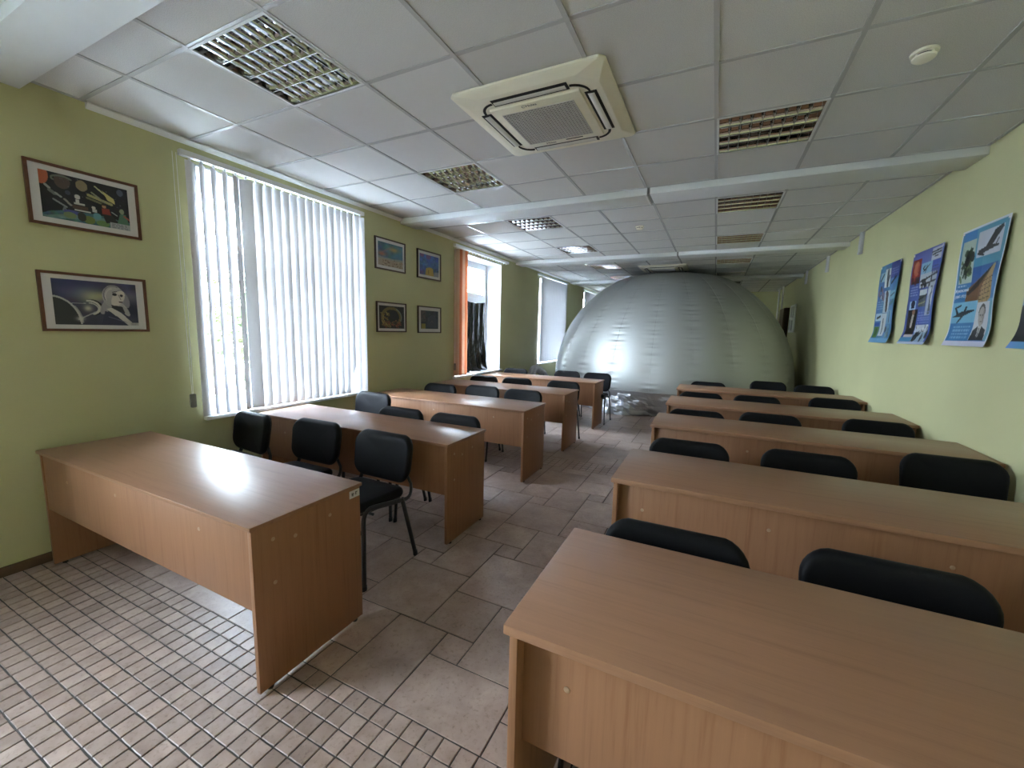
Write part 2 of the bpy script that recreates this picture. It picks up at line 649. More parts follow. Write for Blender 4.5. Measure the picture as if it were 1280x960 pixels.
# ---- ceiling: slab, grid runners, tiles
ceiling = link('ceiling', boxmesh('ceiling', 'conc', -1.0, XR + 0.2, YB - 0.2, YF + 0.2, 3.1, 3.25), kind='structure')
xs = [XL] + [0.6 * i for i in range(0, 8)] + [XR]
BEAMS = [(0.096, 0.34), (3.555, 3.875), (6.95, 7.28), (10.45, 10.78)]
bays = [(-3.2, 0.0, [-3.2, -2.4, -1.8, -1.2, -0.6, 0.0]),
        (0.0, 3.6, [0.0, 0.6, 1.2, 1.8, 2.4, 3.0, 3.56]),
        (3.56, 7.0, [3.56, 4.13, 4.73, 5.33, 5.93, 6.53, 6.96]),
        (6.96, 10.46, [6.96, 7.32, 7.92, 8.52, 9.12, 9.72, 10.32, 10.46]),
        (10.46, 14.6, [10.46, 10.9, 11.5, 12.1, 12.7, 13.3, 13.9, 14.6])]
LIGHTS_L = [(0.6, 0.6), (0.6, 2.4), (0.6, 4.13), (0.6, 5.93), (0.6, 7.92), (0.6, 9.72)]
LIGHTS_R = [(3.0, 2.4), (3.0, 4.13), (3.0, 5.93), (3.0, 7.92), (3.0, 9.72), (3.0, 11.5)]
taken = {(round(x, 2), round(y, 2)) for (x, y) in LIGHTS_L + LIGHTS_R}
CT = {}
def ctile(w, d):
    key = (round(w, 3), round(d, 3))
    if key not in CT:
        CT[key] = boxmesh('ceiling_tile', 'ctile', -w / 2, w / 2, -d / 2, d / 2, 0, 0.012)
    return CT[key]
rows = sorted({round(y, 3) for b in bays for y in b[2]})
for b in bays:
    ys = b[2]
    for i in range(len(xs) - 1):
        for j in range(len(ys) - 1):
            if (round(xs[i], 2), round(ys[j], 2)) in taken:
                continue
            if abs(xs[i] - 1.8) < .01 and abs(ys[j] - 1.8) < .01:
                continue
            w, d = xs[i + 1] - xs[i] - 0.004, ys[j + 1] - ys[j] - 0.004
            link('ceiling_tile', ctile(w, d), ceiling, ((xs[i] + xs[i + 1]) / 2, (ys[j] + ys[j + 1]) / 2, H + 0.003 + random.uniform(0, 0.002)))
for x in xs[1:-1]:
    link('grid_runner', boxmesh('grid_runner', 'tgrid', x - 0.012, x + 0.012, YB, YF, H - 0.001, H + 0.03), ceiling)
for y in rows[1:-1]:
    link('grid_runner', boxmesh('grid_runner', 'tgrid', XL, XR, y - 0.012, y + 0.012, H, H + 0.028), ceiling)
link('grid_runner', boxmesh('grid_runner', 'tgrid', XL, XL + 0.022, YB, YF, H - 0.002, H + 0.02), ceiling)
link('grid_runner', boxmesh('grid_runner', 'tgrid', XR - 0.02, XR, YB, YF, H - 0.002, H + 0.02), ceiling)

# ---- ducts across the ceiling (each run is two casings with a joint)
n_trim = 1
for k, (a, b) in enumerate(BEAMS):
    if k in (0, 3):
        link('trim_%d' % n_trim, boxmesh('duct', 'beam', XL, XR, a, b, H - 0.062, H - 0.001, 0.003), kind='structure')
        n_trim += 1
    else:
        xj = 2.425
        root = empty('trim_%d' % n_trim, (xj, (a + b) / 2, H), kind='structure')
        n_trim += 1
        link('duct_casing', boxmesh('duct_casing', 'beam', XL - xj, -0.016, -(b - a) / 2, (b - a) / 2, -0.066, -0.001, 0.003), root)
        link('duct_casing', boxmesh('duct_casing', 'beam', 0.012, XR - xj, -(b - a) / 2, (b - a) / 2, -0.060, -0.001, 0.003), root)
        link('joint_gap_shade', boxmesh('joint_gap_shade', 'grey_plastic', -0.016, 0.012, -(b - a) / 2 + 0.012, (b - a) / 2 - 0.006, -0.054, -0.001), root)  # dark filler painted as the shade of the open joint between casings
        link('joint_cover', boxmesh('joint_cover', 'beam', -0.03, -0.014, -(b - a) / 2 - 0.004, (b - a) / 2 + 0.004, -0.072, -0.001, 0.002), root)
# cornice on the window wall
def cornice(ya, yb):
    b = MB()
    x, z = XL, H
    b.prism([(x, z - 0.038), (x + 0.008, z - 0.038), (x + 0.014, z - 0.030), (x + 0.030, z - 0.016), (x + 0.038, z - 0.012), (x + 0.038, z - 0.002), (x, z - 0.002)], 'y', ya, yb)
    return b.mesh('cornice', 'white_paint')
prev = None
for k, (ya, yb) in enumerate([(0.62, 3.555), (3.875, 6.95), (7.28, 10.45), (10.78, YF)]):
    link('trim_%d' % n_trim, cornice(ya, yb), kind='structure')
    n_trim += 1
link('baseboard_left', boxmesh('baseboard_left', 'brown_wood', XL, XL + 0.016, YB, YF, 0, 0.06, 0.003), kind='structure')
link('baseboard_right', boxmesh('baseboard_right', 'brown_wood', XR - 0.016, XR, YB, YF, 0, 0.06, 0.003), kind='structure')
link('baseboard_back', boxmesh('baseboard_back', 'brown_wood', XL, XR, YF - 0.016, YF, 0, 0.06, 0.003), kind='structure')

# ---- windows
def window(n, a, b):
    root = empty('window_%d' % n, (-0.95, (a + b) / 2, WZ0), kind='structure')
    w = (b - a) / 2
    h = WZ1 - WZ0
    def part(name, m, x0, x1, y0, y1, z0, z1, bevel=0.004, parent=root):
        return link(name, boxmesh(name, m, x0, x1, y0, y1, z0, z1, bevel), parent)
    # white plaster reveals
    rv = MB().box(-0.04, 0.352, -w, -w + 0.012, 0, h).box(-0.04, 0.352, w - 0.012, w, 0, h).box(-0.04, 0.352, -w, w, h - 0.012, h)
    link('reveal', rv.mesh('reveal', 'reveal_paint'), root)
    link('sill', boxmesh('sill', 'pvc', 0.0, 0.395, -w - 0.06, w + 0.06, -0.012, 0.022, 0.006), root).location = (0, 0, 0)
    f = MB()
    f.box(-0.035, 0.035, -w + 0.012, -w + 0.075, 0.022, h - 0.012).box(-0.035, 0.035, w - 0.075, w - 0.012, 0.022, h - 0.012)
    f.box(-0.035, 0.035, -w + 0.07, w - 0.07, 0.022, 0.085).box(-0.035, 0.035, -w + 0.07, w - 0.07, h - 0.075, h - 0.012)
    link('frame', f.mesh('frame', 'pvc'), root)
    part('mullion', 'pvc', -0.034, 0.034, -0.04, 0.04, 0.08, h - 0.07)
    zt = 2.09 - WZ0
    part('transom', 'pvc', -0.034, 0.034, -w + 0.07, w - 0.07, zt - 0.035, zt + 0.035)
    for sy0, sy1 in ((-w + 0.07, -0.036), (0.036, w - 0.07)):
        for sz0, sz1 in ((0.083, zt - 0.033), (zt + 0.033, h - 0.073)):
            s = MB()
            t = 0.045
            s.box(-0.03, 0.048, sy0, sy0 + t, sz0, sz1).box(-0.03, 0.048, sy1 - t, sy1, sz0, sz1)
            s.box(-0.03, 0.048, sy0 + t, sy1 - t, sz0, sz0 + t).box(-0.03, 0.048, sy0 + t, sy1 - t, sz1 - t, sz1)
            so = link('sash', s.mesh('sash', 'pvc'), root)
            link('pane', boxmesh('pane', 'glass', 0.004, 0.008, sy0 + t - 0.004, sy1 - t + 0.004, sz0 + t - 0.004, sz1 - t + 0.004), so)
    hd = MB().box(0.048, 0.062, 0.045, 0.075, 0.62, 0.69).box(0.062, 0.076, 0.052, 0.068, 0.56, 0.68)
    link('handle', hd.mesh('handle', 'pvc'), root)
    return root
for n, (a, b) in enumerate(WIN):
    window(n + 1, a, b)
link('courtyard_ground', boxmesh('courtyard_ground', 'grass', -40, -1.0, -25, 40, -0.9, -0.8), kind='structure')

# ------------------------------------------------------------------ desks
def desk(x0, x1, y0, depth, T, th, over, recess, label, caps, sticker=False, group=None):
    L = x1 - x0
    root = empty('desk', ((x0 + x1) / 2, y0 + depth / 2, 0), label, 'desk', group)
    hx, hy = L / 2, depth / 2
    pt = 0.022
    link('tabletop', boxmesh('tabletop', 'wood_top', -hx, hx, -hy, hy, T - th, T, 0.0025), root)
    ins = 0.012
    for s in (-1, 1):
        xa = s * (hx - ins)
        xb = s * (hx - ins - pt)
        link('side_panel', boxmesh('side_panel', 'wood_panel', min(xa, xb), max(xa, xb), -hy + over, hy - 0.006, 0.012, T - th, 0.0012), root)
        for fy in (-hy + over + 0.05, hy - 0.05):
            ft = MB().lathe([(0.012, 0), (0.014, 0.004), (0.014, 0.013)], 12)
            link('foot', ft.mesh('foot', 'black_plastic', True), root, ((xa + xb) / 2, fy, 0), label='black plastic glide foot')
    link('modesty_panel', boxmesh('modesty_panel', 'wood_panel', -hx + ins + pt, hx - ins - pt, -hy + over + recess, -hy + over + recess + 0.018, T - 0.37, T - th, 0.001), root)
    cm = MB().lathe([(0.0085, 0), (0.0085, 0.0012), (0.007, 0.0022)], 12, 'y').map(lambda x, y, z: (x, -y, z)).mesh('screw_cap', 'cap', True)
    yf = -hy + over + recess
    for (cx, cz) in caps:
        link('screw_cap', cm, root, (cx - (x0 + x1) / 2, yf, cz), label='round pale plastic screw cap')
    cs = MB().lathe([(0.0085, 0), (0.0085, 0.0012), (0.007, 0.0022)], 12, 'x').mesh('screw_cap', 'cap', True)
    if x1 < 2.5:
        for (cyy, cz) in ((-hy + 0.1, T - 0.09), (-hy + 0.2, T - 0.12), (hy - 0.19, T - 0.1), (-hy + 0.1, T - 0.28)):
            link('screw_cap', cs, root, (hx - ins, cyy, cz), label='round pale plastic screw cap')
    if sticker:
        st = link('number_sticker', boxmesh('number_sticker', 'mat', hx - ins, hx - ins + 0.0008, hy - 0.072, hy - 0.008, T - 0.068, T - 0.03), root, label='white inventory sticker with dark print')
        mk = MB()
        xx = hx - ins + 0.0012
        # two rough printed characters, as far as they can be read
        for (q0, z0, q1, z1) in ((-0.058, -0.058, -0.054, -0.042), (-0.052, -0.060, -0.048, -0.042), (-0.056, -0.051, -0.050, -0.047), (-0.046, -0.050, -0.042, -0.046),
                                 (-0.034, -0.056, -0.029, -0.040), (-0.034, -0.044, -0.022, -0.040)):
            mk.box(hx - ins + 0.0006, xx, hy + q0, hy + q1, T + z0, T + z1)
        link('lettering', mk.mesh('lettering', 'black_plastic'), st)
    return root

LD = [(0.20, 'front'), (1.55, 'second'), (2.91, 'third'), (4.15, 'fourth'), (5.56, 'last')]
lx = [(-0.52, 1.545), (-0.53, 1.525), (-0.55, 1.485), (-0.55, 1.48), (-0.55, 1.49)]
LLAB = ['beech laminate desk with white number sticker, frontmost beside the window wall',
        'beech laminate desk reaching the windowsill under the widest white blind, second by the windows',
        'beech laminate desk below the four small framed pictures, third by the windows',
        'beech laminate desk at the orange blind, fourth by the windows',
        'beech laminate desk nearest the silver dome on the window side']
for (y0, nm), (a, b), lb in zip(LD, lx, LLAB):
    dp = 0.57 if y0 != 1.55 else 0.53
    desk(a, b, y0, dp, 0.74, 0.018, 0.012, 0.006, lb,
         [(a + 0.93, 0.64), (a + 1.68, 0.64), (a + 0.35, 0.60)] , y0 == 0.20, 'desks along the windows')
RD = [(0.14, 0.59), (1.345, 0.61), (2.77, 0.57), (3.95, 0.62), (5.32, 0.57)]
RLAB = ['beech laminate desk closest to the camera, running out of frame along the poster wall',
        'beech laminate desk, second from the front beside the poster wall',
        'beech laminate desk, third from the front beside the poster wall',
        'beech laminate desk, fourth from the front beside the poster wall',
        'beech laminate desk nearest the silver dome on the poster wall side']
for (y0, dp), lb in zip(RD, RLAB):
    desk(2.675, 4.735, y0, dp, 0.785, 0.026, 0.014, 0.045, lb,
         [(2.83, 0.62), (3.385, 0.645), (4.0, 0.64), (4.55, 0.64)], False, 'desks along the poster wall')

# ------------------------------------------------------------------ chairs
def rrect(w, h, r, n=6):
    pts = []
    for (cx, cy, a0) in ((w / 2 - r, h / 2 - r, 0), (-w / 2 + r, h / 2 - r, 90), (-w / 2 + r, -h / 2 + r, 180), (w / 2 - r, -h / 2 + r, 270)):
        for k in range(n + 1):
            a = math.radians(a0 + 90 * k / n)
            pts.append((cx + r * math.cos(a), cy + r * math.sin(a)))
    return pts
def pillow(w, h, t, r, e, crown=0.0):
    """cushion in the XY plane, thickness along z from 0 to t"""
    b = MB()
    rings = []
    for k in range(5):
        a = PI / 2 * k / 4
        rings.append((e * (1 - math.sin(a)), t / 2 - (t / 2) * math.cos(a)) if False else (e * (1 - math.sin(a)), (t / 2) * (1 - math.cos(a))))
    full = rings + [(d, t - z) for (d, z) in rings[::-1][1:]]
    N = None
    for (d, z) in full:
        pts = rrect(w - 2 * d, h - 2 * d, max(r - d, 0.006))
        N = len(pts)
        b.v += [(x, y, z) for (x, y) in pts]
    for i in range(len(full) - 1):
        for k in range(N):
            b.f.append((i * N + k, i * N + (k + 1) % N, (i + 1) * N + (k + 1) % N, (i + 1) * N + k))
    # inner rings to a centre so that the face can be bent
    for base, z, sgn in ((0, 0, -1), ((len(full) - 1) * N, t, 1)):
        last = base
        pts0 = [b.v[base + k] for k in range(N)]
        for s in (0.75, 0.5, 0.25):
            n0 = len(b.v)
            b.v += [(p[0] * s, p[1] * s, z + sgn * crown * (1 - s * s)) for p in pts0]
            for k in range(N):
                b.f.append((last + k, last + (k + 1) % N, n0 + (k + 1) % N, n0 + k))
            last = n0
        c = len(b.v)
        b.v.append((0, 0, z + sgn * crown))
        for k in range(N):
            b.f.append((last + k, last + (k + 1) % N, c))
    return b
def arc3(p0, p1, p2, n=5):
    """quadratic bend round the corner p1"""
    out = []
    for k in range(n + 1):
        t = k / n
        out.append(tuple((1 - t) ** 2 * a + 2 * t * (1 - t) * b_ + t * t * c for a, b_, c in zip(p0, p1, p2)))
    return out
def make_chair(loc, label, group):
    root = empty('chair', loc, label, 'chair', group)
    s = pillow(0.46, 0.43, 0.062, 0.06, 0.028, 0.006)
    s.map(lambda x, y, z: (x * (1 - 0.10 * (y + 0.2)), y - 0.03, 0.425 + z - 0.06 * (y + 0.21) + 0.02 - 0.10 * max(0, -y - 0.15) ** 1.2))
    link('seat', s.mesh('seat', 'uphol', True), root)
    sh = MB()
    ps = rrect(0.42, 0.39, 0.05)
    sh.prism(ps, 'z', 0, 0.012).map(lambda x, y, z: (x, y - 0.03, 0.43 + z - 0.06 * (y + 0.21)))
    link('seat_shell', sh.mesh('seat_shell', 'black_plastic'), root)
    bk = pillow(0.505, 0.295, 0.058, 0.085, 0.026, 0.004)
    def bend(x, y, z):
        taper = 1 - 0.10 * (-(y) / 0.33 + 0.5) * 0.6
        X = x * taper
        yy = 0.225 - z + 0.028 - 0.55 * X * X + 0.16 * y
        return (X, yy, 0.655 + y + 0.018 * (y / 0.147) * (1 - (X / 0.245) ** 2))
    bk.map(bend)
    link('backrest', bk.mesh('backrest', 'uphol', True), root)
    bs = MB().prism(rrect(0.475, 0.265, 0.075), 'z', -0.004, 0.006).map(bend)
    link('backrest_shell', bs.mesh('backrest_shell', 'black_plastic'), root)
    for s_ in (-1, 1):
        front = [(s_ * 0.262, -0.235, 0.012), (s_ * 0.252, -0.222, 0.25)] + arc3((s_ * 0.248, -0.215, 0.40), (s_ * 0.247, -0.212, 0.478), (s_ * 0.247, -0.14, 0.466)) + [(s_ * 0.247, 0.05, 0.432)]
        fl = link('leg', MB().tube(front, 0.009, 0.016, 10).mesh('leg', 'black_metal', True), root)
        link('foot_cap', MB().tube([(s_ * 0.2625, -0.2355, 0), (s_ * 0.262, -0.235, 0.028)], 0.012, 0.019, 10).mesh('foot_cap', 'black_plastic', True), fl)
        rear = [(s_ * 0.262, 0.215, 0.012), (s_ * 0.250, 0.115, 0.40), (s_ * 0.248, 0.105, 0.436)]
        rl = link('leg', MB().tube(rear, 0.009, 0.016, 10).mesh('leg', 'black_metal', True), root)
        link('foot_cap', MB().tube([(s_ * 0.2625, 0.216, 0), (s_ * 0.262, 0.212, 0.028)], 0.012, 0.019, 10).mesh('foot_cap', 'black_plastic', True), rl)
        upr = [(s_ * 0.247, 0.03, 0.436), (s_ * 0.247, 0.12, 0.420)] + arc3((s_ * 0.246, 0.15, 0.416), (s_ * 0.240, 0.215, 0.412), (s_ * 0.222, 0.222, 0.49)) + [(s_ * 0.16, 0.232, 0.57), (s_ * 0.14, 0.250, 0.66)]
        link('back_upright', MB().tube(upr, 0.009, 0.014, 10).mesh('back_upright', 'black_metal', True), root)
    for yy, zz in ((-0.14, 0.425), (0.085, 0.418)):
        link('crossbar', MB().tube([(-0.247, yy, zz), (0.247, yy, zz)], 0.009, 0.009, 8).mesh('crossbar', 'black_metal', True), root)
    return root
# rows: x, y of the top of the backrest; the seats look towards the camera end
BT = 0.245
rowsL = [[(-0.25, 1.36), (0.44, 1.43), (1.12, 1.41)], [(-0.23, 2.69), (0.63, 2.15), (1.20, 2.16)], [(-0.06, 3.70), (0.48, 3.86), (1.07, 3.83)],
         [(-0.10, 4.90), (0.46, 4.93), (1.19, 4.95)], [(-0.24, 6.35), (0.73, 6.50), (1.29, 6.48)]]
rowsR = [[(3.02, 0.86), (3.665, 0.955)], [(3.0, 2.26), (3.67, 2.34), (4.465, 2.70)], [(3.0, 3.52), (3.60, 3.70), (4.42, 3.86)],
         [(3.0, 4.86), (3.60, 4.94), (4.40, 5.25)], [(3.05, 6.18), (3.90, 6.88), (4.45, 6.65)]]
DN = ['front', 'second', 'third', 'fourth', 'last']
CT_ = rowsL and []
chair0 = None
def place(x, y, label, group):
    global chair0
    loc = (x, y - BT, 0)
    rz = random.uniform(-0.03, 0.03)
    if chair0 is None:
        chair0 = make_chair(loc, label, group)
        chair0.rotation_euler[2] = -0.10
    else:
        c = dup(chair0, loc, label, rz)
        c['group'] = group
posL = ['window end of', 'middle of', 'aisle end of']
posR = ['aisle end of', 'middle of', 'wall end of']
for r, row in enumerate(rowsL):
    for k, (x, y) in enumerate(row):
        place(x, y, 'black upholstered chair behind the %s window-side desk, %s the row' % (DN[r], posL[k]), 'chairs behind the window-side desks')
for r, row in enumerate(rowsR):
    for k, (x, y) in enumerate(row):
        place(x, y, 'black upholstered chair behind the %s poster-wall desk, %s the row' % (DN[r], posR[k]), 'chairs behind the poster-wall desks')

# ------------------------------------------------------------------ vertical blinds
def slat_mesh(w, z0, z1, mat, curl=0.010, cut=False):
    b = MB()
    nu, nv = 6, 8
    for j in range(nv + 1):
        for i in range(nu + 1):
            u = i / nu - 0.5
            z = z0 + (z1 - z0) * j / nv
            if cut and j == 0 and i > 3:
                z += 0.05 * (i - 3)
            b.v.append((curl * (1 - 4 * u * u), u * w, z))
    for j in range(nv):
        for i in range(nu):
            q = j * (nu + 1) + i
            b.f.append((q, q + 1, q + nu + 2, q + nu + 1))
    return b.mesh('slat', mat, True, fix=False)
def blind(label, ya, yb, zr, zb, spec, cord_y, group='vertical blinds on the window wall', carriers=()):
    """spec: list of (y, angle from the wall plane, material, bottom z, curl)"""
    xr = XL + 0.055
    root = empty('vertical_blind', (xr, (ya + yb) / 2, zr), label, 'blind', group)
    ym = (ya + yb) / 2
    rail = MB().box(-0.022, 0.022, ya - ym, yb - ym, -0.004, 0.022).box(-0.022, -0.006, ya - ym, yb - ym, -0.018, -0.004).box(0.006, 0.022, ya - ym, yb - ym, -0.018, -0.004)
    link('headrail', rail.mesh('headrail', 'pvc'), root)
    nb = int((yb - ya) / 0.6) + 1
    for k in range(nb + 1):
        y = ya + 0.08 + (yb - ya - 0.16) * k / nb
        link('rail_bracket', boxmesh('rail_bracket', 'pvc', XL - xr, 0.0, y - ym - 0.015, y - ym + 0.015, 0.022, 0.03), root)
    cm = boxmesh('carrier', 'pvc', -0.005, 0.005, -0.008, 0.008, -0.042, -0.010)
    cache = {}
    for (y, ang, mat, zbot, curl) in spec:
        key = (mat, round(zbot, 3), curl)
        if key not in cache:
            cache[key] = (slat_mesh(0.098, zbot - zr, -0.045, mat, curl, abs(zbot - zb) > 0.1), boxmesh('slat_weight', 'beige' if mat == 'slat' and False else mat, -0.002, 0.004, -0.042, 0.042, zbot - zr, zbot - zr + 0.03))
        o = link('slat', cache[key][0], root, (0, y - ym, 0), -ang)
        if abs(zbot - zb) < 0.1:
            link('slat_weight', cache[key][1], o)
        link('carrier', cm, root, (0, y - ym, 0))
    for y in carriers:
        link('carrier', cm, root, (0, y - ym, 0))
    if cord_y is not None:
        cy = cord_y - ym
        cd = MB()
        cd.tube([(0.0, cy - 0.012, -0.01), (0.005, cy - 0.016, -1.0), (0.0, cy - 0.004, -1.80)], 0.0018, seg=6)
        cd.tube([(0.0, cy + 0.012, -0.01), (0.005, cy + 0.010, -1.0), (0.0, cy + 0.004, -1.80)], 0.0018, seg=6)
        co = link('control_cord', cd.mesh('control_cord', 'pvc'), root)
        wt = MB().prism(rrect(0.042, 0.11, 0.012), 'x', -0.006, 0.006)
        link('cord_weight', wt.mesh('cord_weight', 'grey_plastic'), co, (0.0, cy, -1.85), label='grey plastic cord weight')
    return root
# first window: slats half open at the near end, closing towards the far end
spec = []
nS = 21
for i in range(nS):
    y = 1.165 + i * (2.83 - 1.165) / (nS - 1)
    a = math.radians([-26, -40, -38, -39, -36, 34, 30, 32, 31, 29, 31, 32, 30, 29, 30, 31, 29, 30, 29, 50, 62][i])
    zb = 0.782
    if i == 18:
        zb = 0.93
    spec.append((y, a, 'slat', zb, 0.010 if i % 3 else 0.014))
blind('large white vertical blind with half-open slats at the nearest window', 1.10, 2.878, 2.768, 0.782, spec, 1.068)
# second window: orange and cream slats drawn together at the near end
spec = []
for i in range(7):
    spec.append((4.765 + i * 0.038, math.radians(84 - 5 * (i % 2)), ['slat_cream', 'slat_orange', 'slat_orange', 'slat_cream', 'slat_cream', 'slat_orange', 'slat_orange'][i], 0.79, 0.012))
blind('orange and cream vertical blind drawn to one side of the open window', 4.70, 6.50, 2.782, 0.79, spec, 4.72, carriers=[5.12 + 0.1 * k for k in range(14)])
spec = [(8.30 + i * 0.083, math.radians(20), 'slat', 0.80, 0.010) for i in range(21)]
blind('closed white vertical blind on the window beside the silver dome', 8.03, 10.06, 2.782, 0.80, spec, 8.16)
spec = [(11.80 + i * 0.083, math.radians(30), 'slat', 0.80, 0.010) for i in range(19)]
blind('farthest white vertical blind, peeping out above the silver dome', 11.52, 13.42, 2.782, 0.80, spec, None)

# black plastic film hung inside the open window
def film():
    b = MB()
    nu, nv = 48, 40
    rnd = random.Random(4)
    ph = [rnd.uniform(0, 6) for _ in range(6)]
    ya, yb, z0, z1 = 5.36, 6.14, 0.775, 2.03
    for j in range(nv + 1):
        t = j / nv
        z = z1 - (z1 - z0) * t
        for i in range(nu + 1):
            u = i / nu
            spread = 1 + 0.06 * t ** 3
            y = ya + (yb - ya) * (u * spread) - 0.02 * t
            fold = 0.022 * math.sin(u * 26 + ph[0] + 1.5 * math.sin(3 * t + ph[1])) + 0.012 * math.sin(u * 55 + ph[2] + 4 * t) + 0.006 * math.sin(u * 90 + 20 * t + ph[3])
            x = -0.83 + fold * (0.4 + 0.8 * t) + 0.05 * t ** 6
            zz = z - 0.03 * math.sin(u * 3.0) * (1 - t) - 0.012 * math.sin(u * 20 + ph[4]) * t
            if t > 0.96:
                x += 0.09 * (t - 0.96) / 0.04 * (0.5 + 0.5 * math.sin(u * 17))
                zz = max(zz, 0.776)
            b.v.append((x, y, max(zz, 0.776)))
    for j in range(nv):
        for i in range(nu):
            q = j * (nu + 1) + i
            b.f.append((q, q + 1, q + nu + 2, q + nu + 1))
    return b.mesh('blackout_film', 'film', True)
link('blackout_film', film(), label='black crumpled plastic film hung over the lower pane of the open window', cat='curtain')

# ------------------------------------------------------------------ painted prints (colour per vertex)
class Canvas:
    def __init__(self, w, h, bgc):
        self.w, self.h = w, h
        self.a = np.zeros((h, w, 3))
        self.a[:] = bgc
        self.Y, self.X = np.mgrid[0:h, 0:w]
        self.X = (self.X + 0.5) / w
        self.Y = (self.Y + 0.5) / h
        self.rng = np.random.RandomState(w * 7 + h)
    def put(self, mask, c, al=1.0):
        al = al * mask[..., None].astype(float)
        self.a = self.a * (1 - al) + np.array(c, float) * al
        return self
    def rect(self, x0, y0, x1, y1, c, al=1.0):
        return self.put((self.X >= x0) & (self.X < x1) & (self.Y >= y0) & (self.Y < y1), c, al)
    def ell(self, cx, cy, rx, ry, c, al=1.0, rot=0.0):
        dx, dy = self.X - cx, self.Y - cy
        ca, sa = math.cos(rot), math.sin(rot)
        return self.put(((dx * ca + dy * sa) / rx) ** 2 + ((-dx * sa + dy * ca) / ry) ** 2 < 1, c, al)
    def glow(self, cx, cy, rx, ry, c, al=1.0):
        m = np.exp(-(((self.X - cx) / rx) ** 2 + ((self.Y - cy) / ry) ** 2))
        self.a = self.a * (1 - al * m[..., None]) + np.array(c, float) * al * m[..., None]
        return self
    def poly(self, pts, c, al=1.0):
        inside = np.zeros(self.X.shape, bool)
        n = len(pts)
        for i in range(n):
            (xa, ya), (xb, yb) = pts[i], pts[(i + 1) % n]
            cond = (ya > self.Y) != (yb > self.Y)
            xi = (xb - xa) * (self.Y - ya) / (yb - ya + 1e-12) + xa
            inside ^= cond & (self.X < xi)
        return self.put(inside, c, al)
    def line(self, x0, y0, x1, y1, wd, c, al=1.0):
        asp = self.h / self.w
        dx, dy = x1 - x0, (y1 - y0) * asp
        px, py = self.X - x0, (self.Y - y0) * asp
        L2 = dx * dx + dy * dy + 1e-12
        t = np.clip((px * dx + py * dy) / L2, 0, 1)
        return self.put((px - t * dx) ** 2 + (py - t * dy) ** 2 < wd * wd, c, al)
    def arc(self, cx, cy, rx, ry, a0, a1, wd, c, al=1.0, n=22):
        pr = None
        for k in range(n + 1):
            a = math.radians(a0 + (a1 - a0) * k / n)
            p = (cx + rx * math.cos(a), cy + ry * math.sin(a))
            if pr:
                self.line(pr[0], pr[1], p[0], p[1], wd, c, al)
            pr = p
        return self
    def mottle(self, amt, cells=12, x0=0, y0=0, x1=1, y1=1):
        g = self.rng.rand(cells + 2, cells + 2, 3) * 0.5 + self.rng.rand(cells + 2, cells + 2, 1) * 0.5
        fx, fy = self.X * cells, self.Y * cells
        ix, iy = fx.astype(int), fy.astype(int)
        tx, ty = (fx - ix)[..., None], (fy - iy)[..., None]
        n = (g[iy, ix] * (1 - tx) + g[iy, ix + 1] * tx) * (1 - ty) + (g[iy + 1, ix] * (1 - tx) + g[iy + 1, ix + 1] * tx) * ty
        m = ((self.X >= x0) & (self.X < x1) & (self.Y >= y0) & (self.Y < y1))[..., None]
        self.a = np.where(m, self.a * (1 + amt * (n - 0.5) * 2), self.a)
        return self
    def specks(self, n, x0, y0, x1, y1, cols, r0, r1, al=0.8):
        for _ in range(n):
            c = cols[self.rng.randint(len(cols))]
            self.ell(self.rng.uniform(x0, x1), self.rng.uniform(y0, y1), self.rng.uniform(r0, r1), self.rng.uniform(r0, r1), c, al, self.rng.uniform(0, 3))
        return self
    def text(self, x0, y0, x1, rowsn, dy, c, al=0.8):
        """rows of tiny print, too small to read"""
        for k in range(rowsn):
            x = x0
            y = y0 + k * dy
            while x < x1 - 0.01:
                w = self.rng.uniform(0.02, 0.07)
                self.rect(x, y, min(x + w, x1), y + dy * 0.55, c, al)
                x += w + 0.015
        return self
def lin(a):
    a = np.clip(a / 255.0, 0, 1)
    return np.where(a <= 0.04045, a / 12.92, ((a + 0.055) / 1.055) ** 2.4)
def print_mesh(cv, W, Hh, fn, name='print'):
    """cv painted over a sheet W x Hh; fn(u, v) -> offset along the normal; local axes: x right, y up, z out"""
    w, h = cv.w, cv.h
    us = np.linspace(0, 1, w)
    vsn = np.linspace(0, 1, h)
    verts = []
    for j in range(h):
        for i in range(w):
            dx, dy, dz = fn(us[i], vsn[j])
            verts.append(((us[i] - 0.5) * W + dx, (0.5 - vsn[j]) * Hh + dy, dz))
    faces = []
    for j in range(h - 1):
        for i in range(w - 1):
            q = j * w + i
            faces.append((q, q + w, q + w + 1, q + 1))
    me = bpy.data.meshes.new(name)
    me.from_pydata(verts, [], faces)
    at = me.color_attributes.new('ink', 'FLOAT_COLOR', 'POINT')
    col = np.ones((h * w, 4), np.float32)
    col[:, :3] = lin(cv.a).reshape(-1, 3) * 0.85
    at.data.foreach_set('color', col.ravel())
    for p in me.polygons:
        p.use_smooth = True
    me.materials.append(M_['print'])
    return me
LEFTWALL = Matrix(((0, 0, 1), (1, 0, 0), (0, 1, 0)))     # columns: right=+Y, up=+Z, out=+X
RIGHTWALL = Matrix(((0, 0, -1), (-1, 0, 0), (0, 1, 0)))   # columns: right=-Y, up=+Z, out=-X
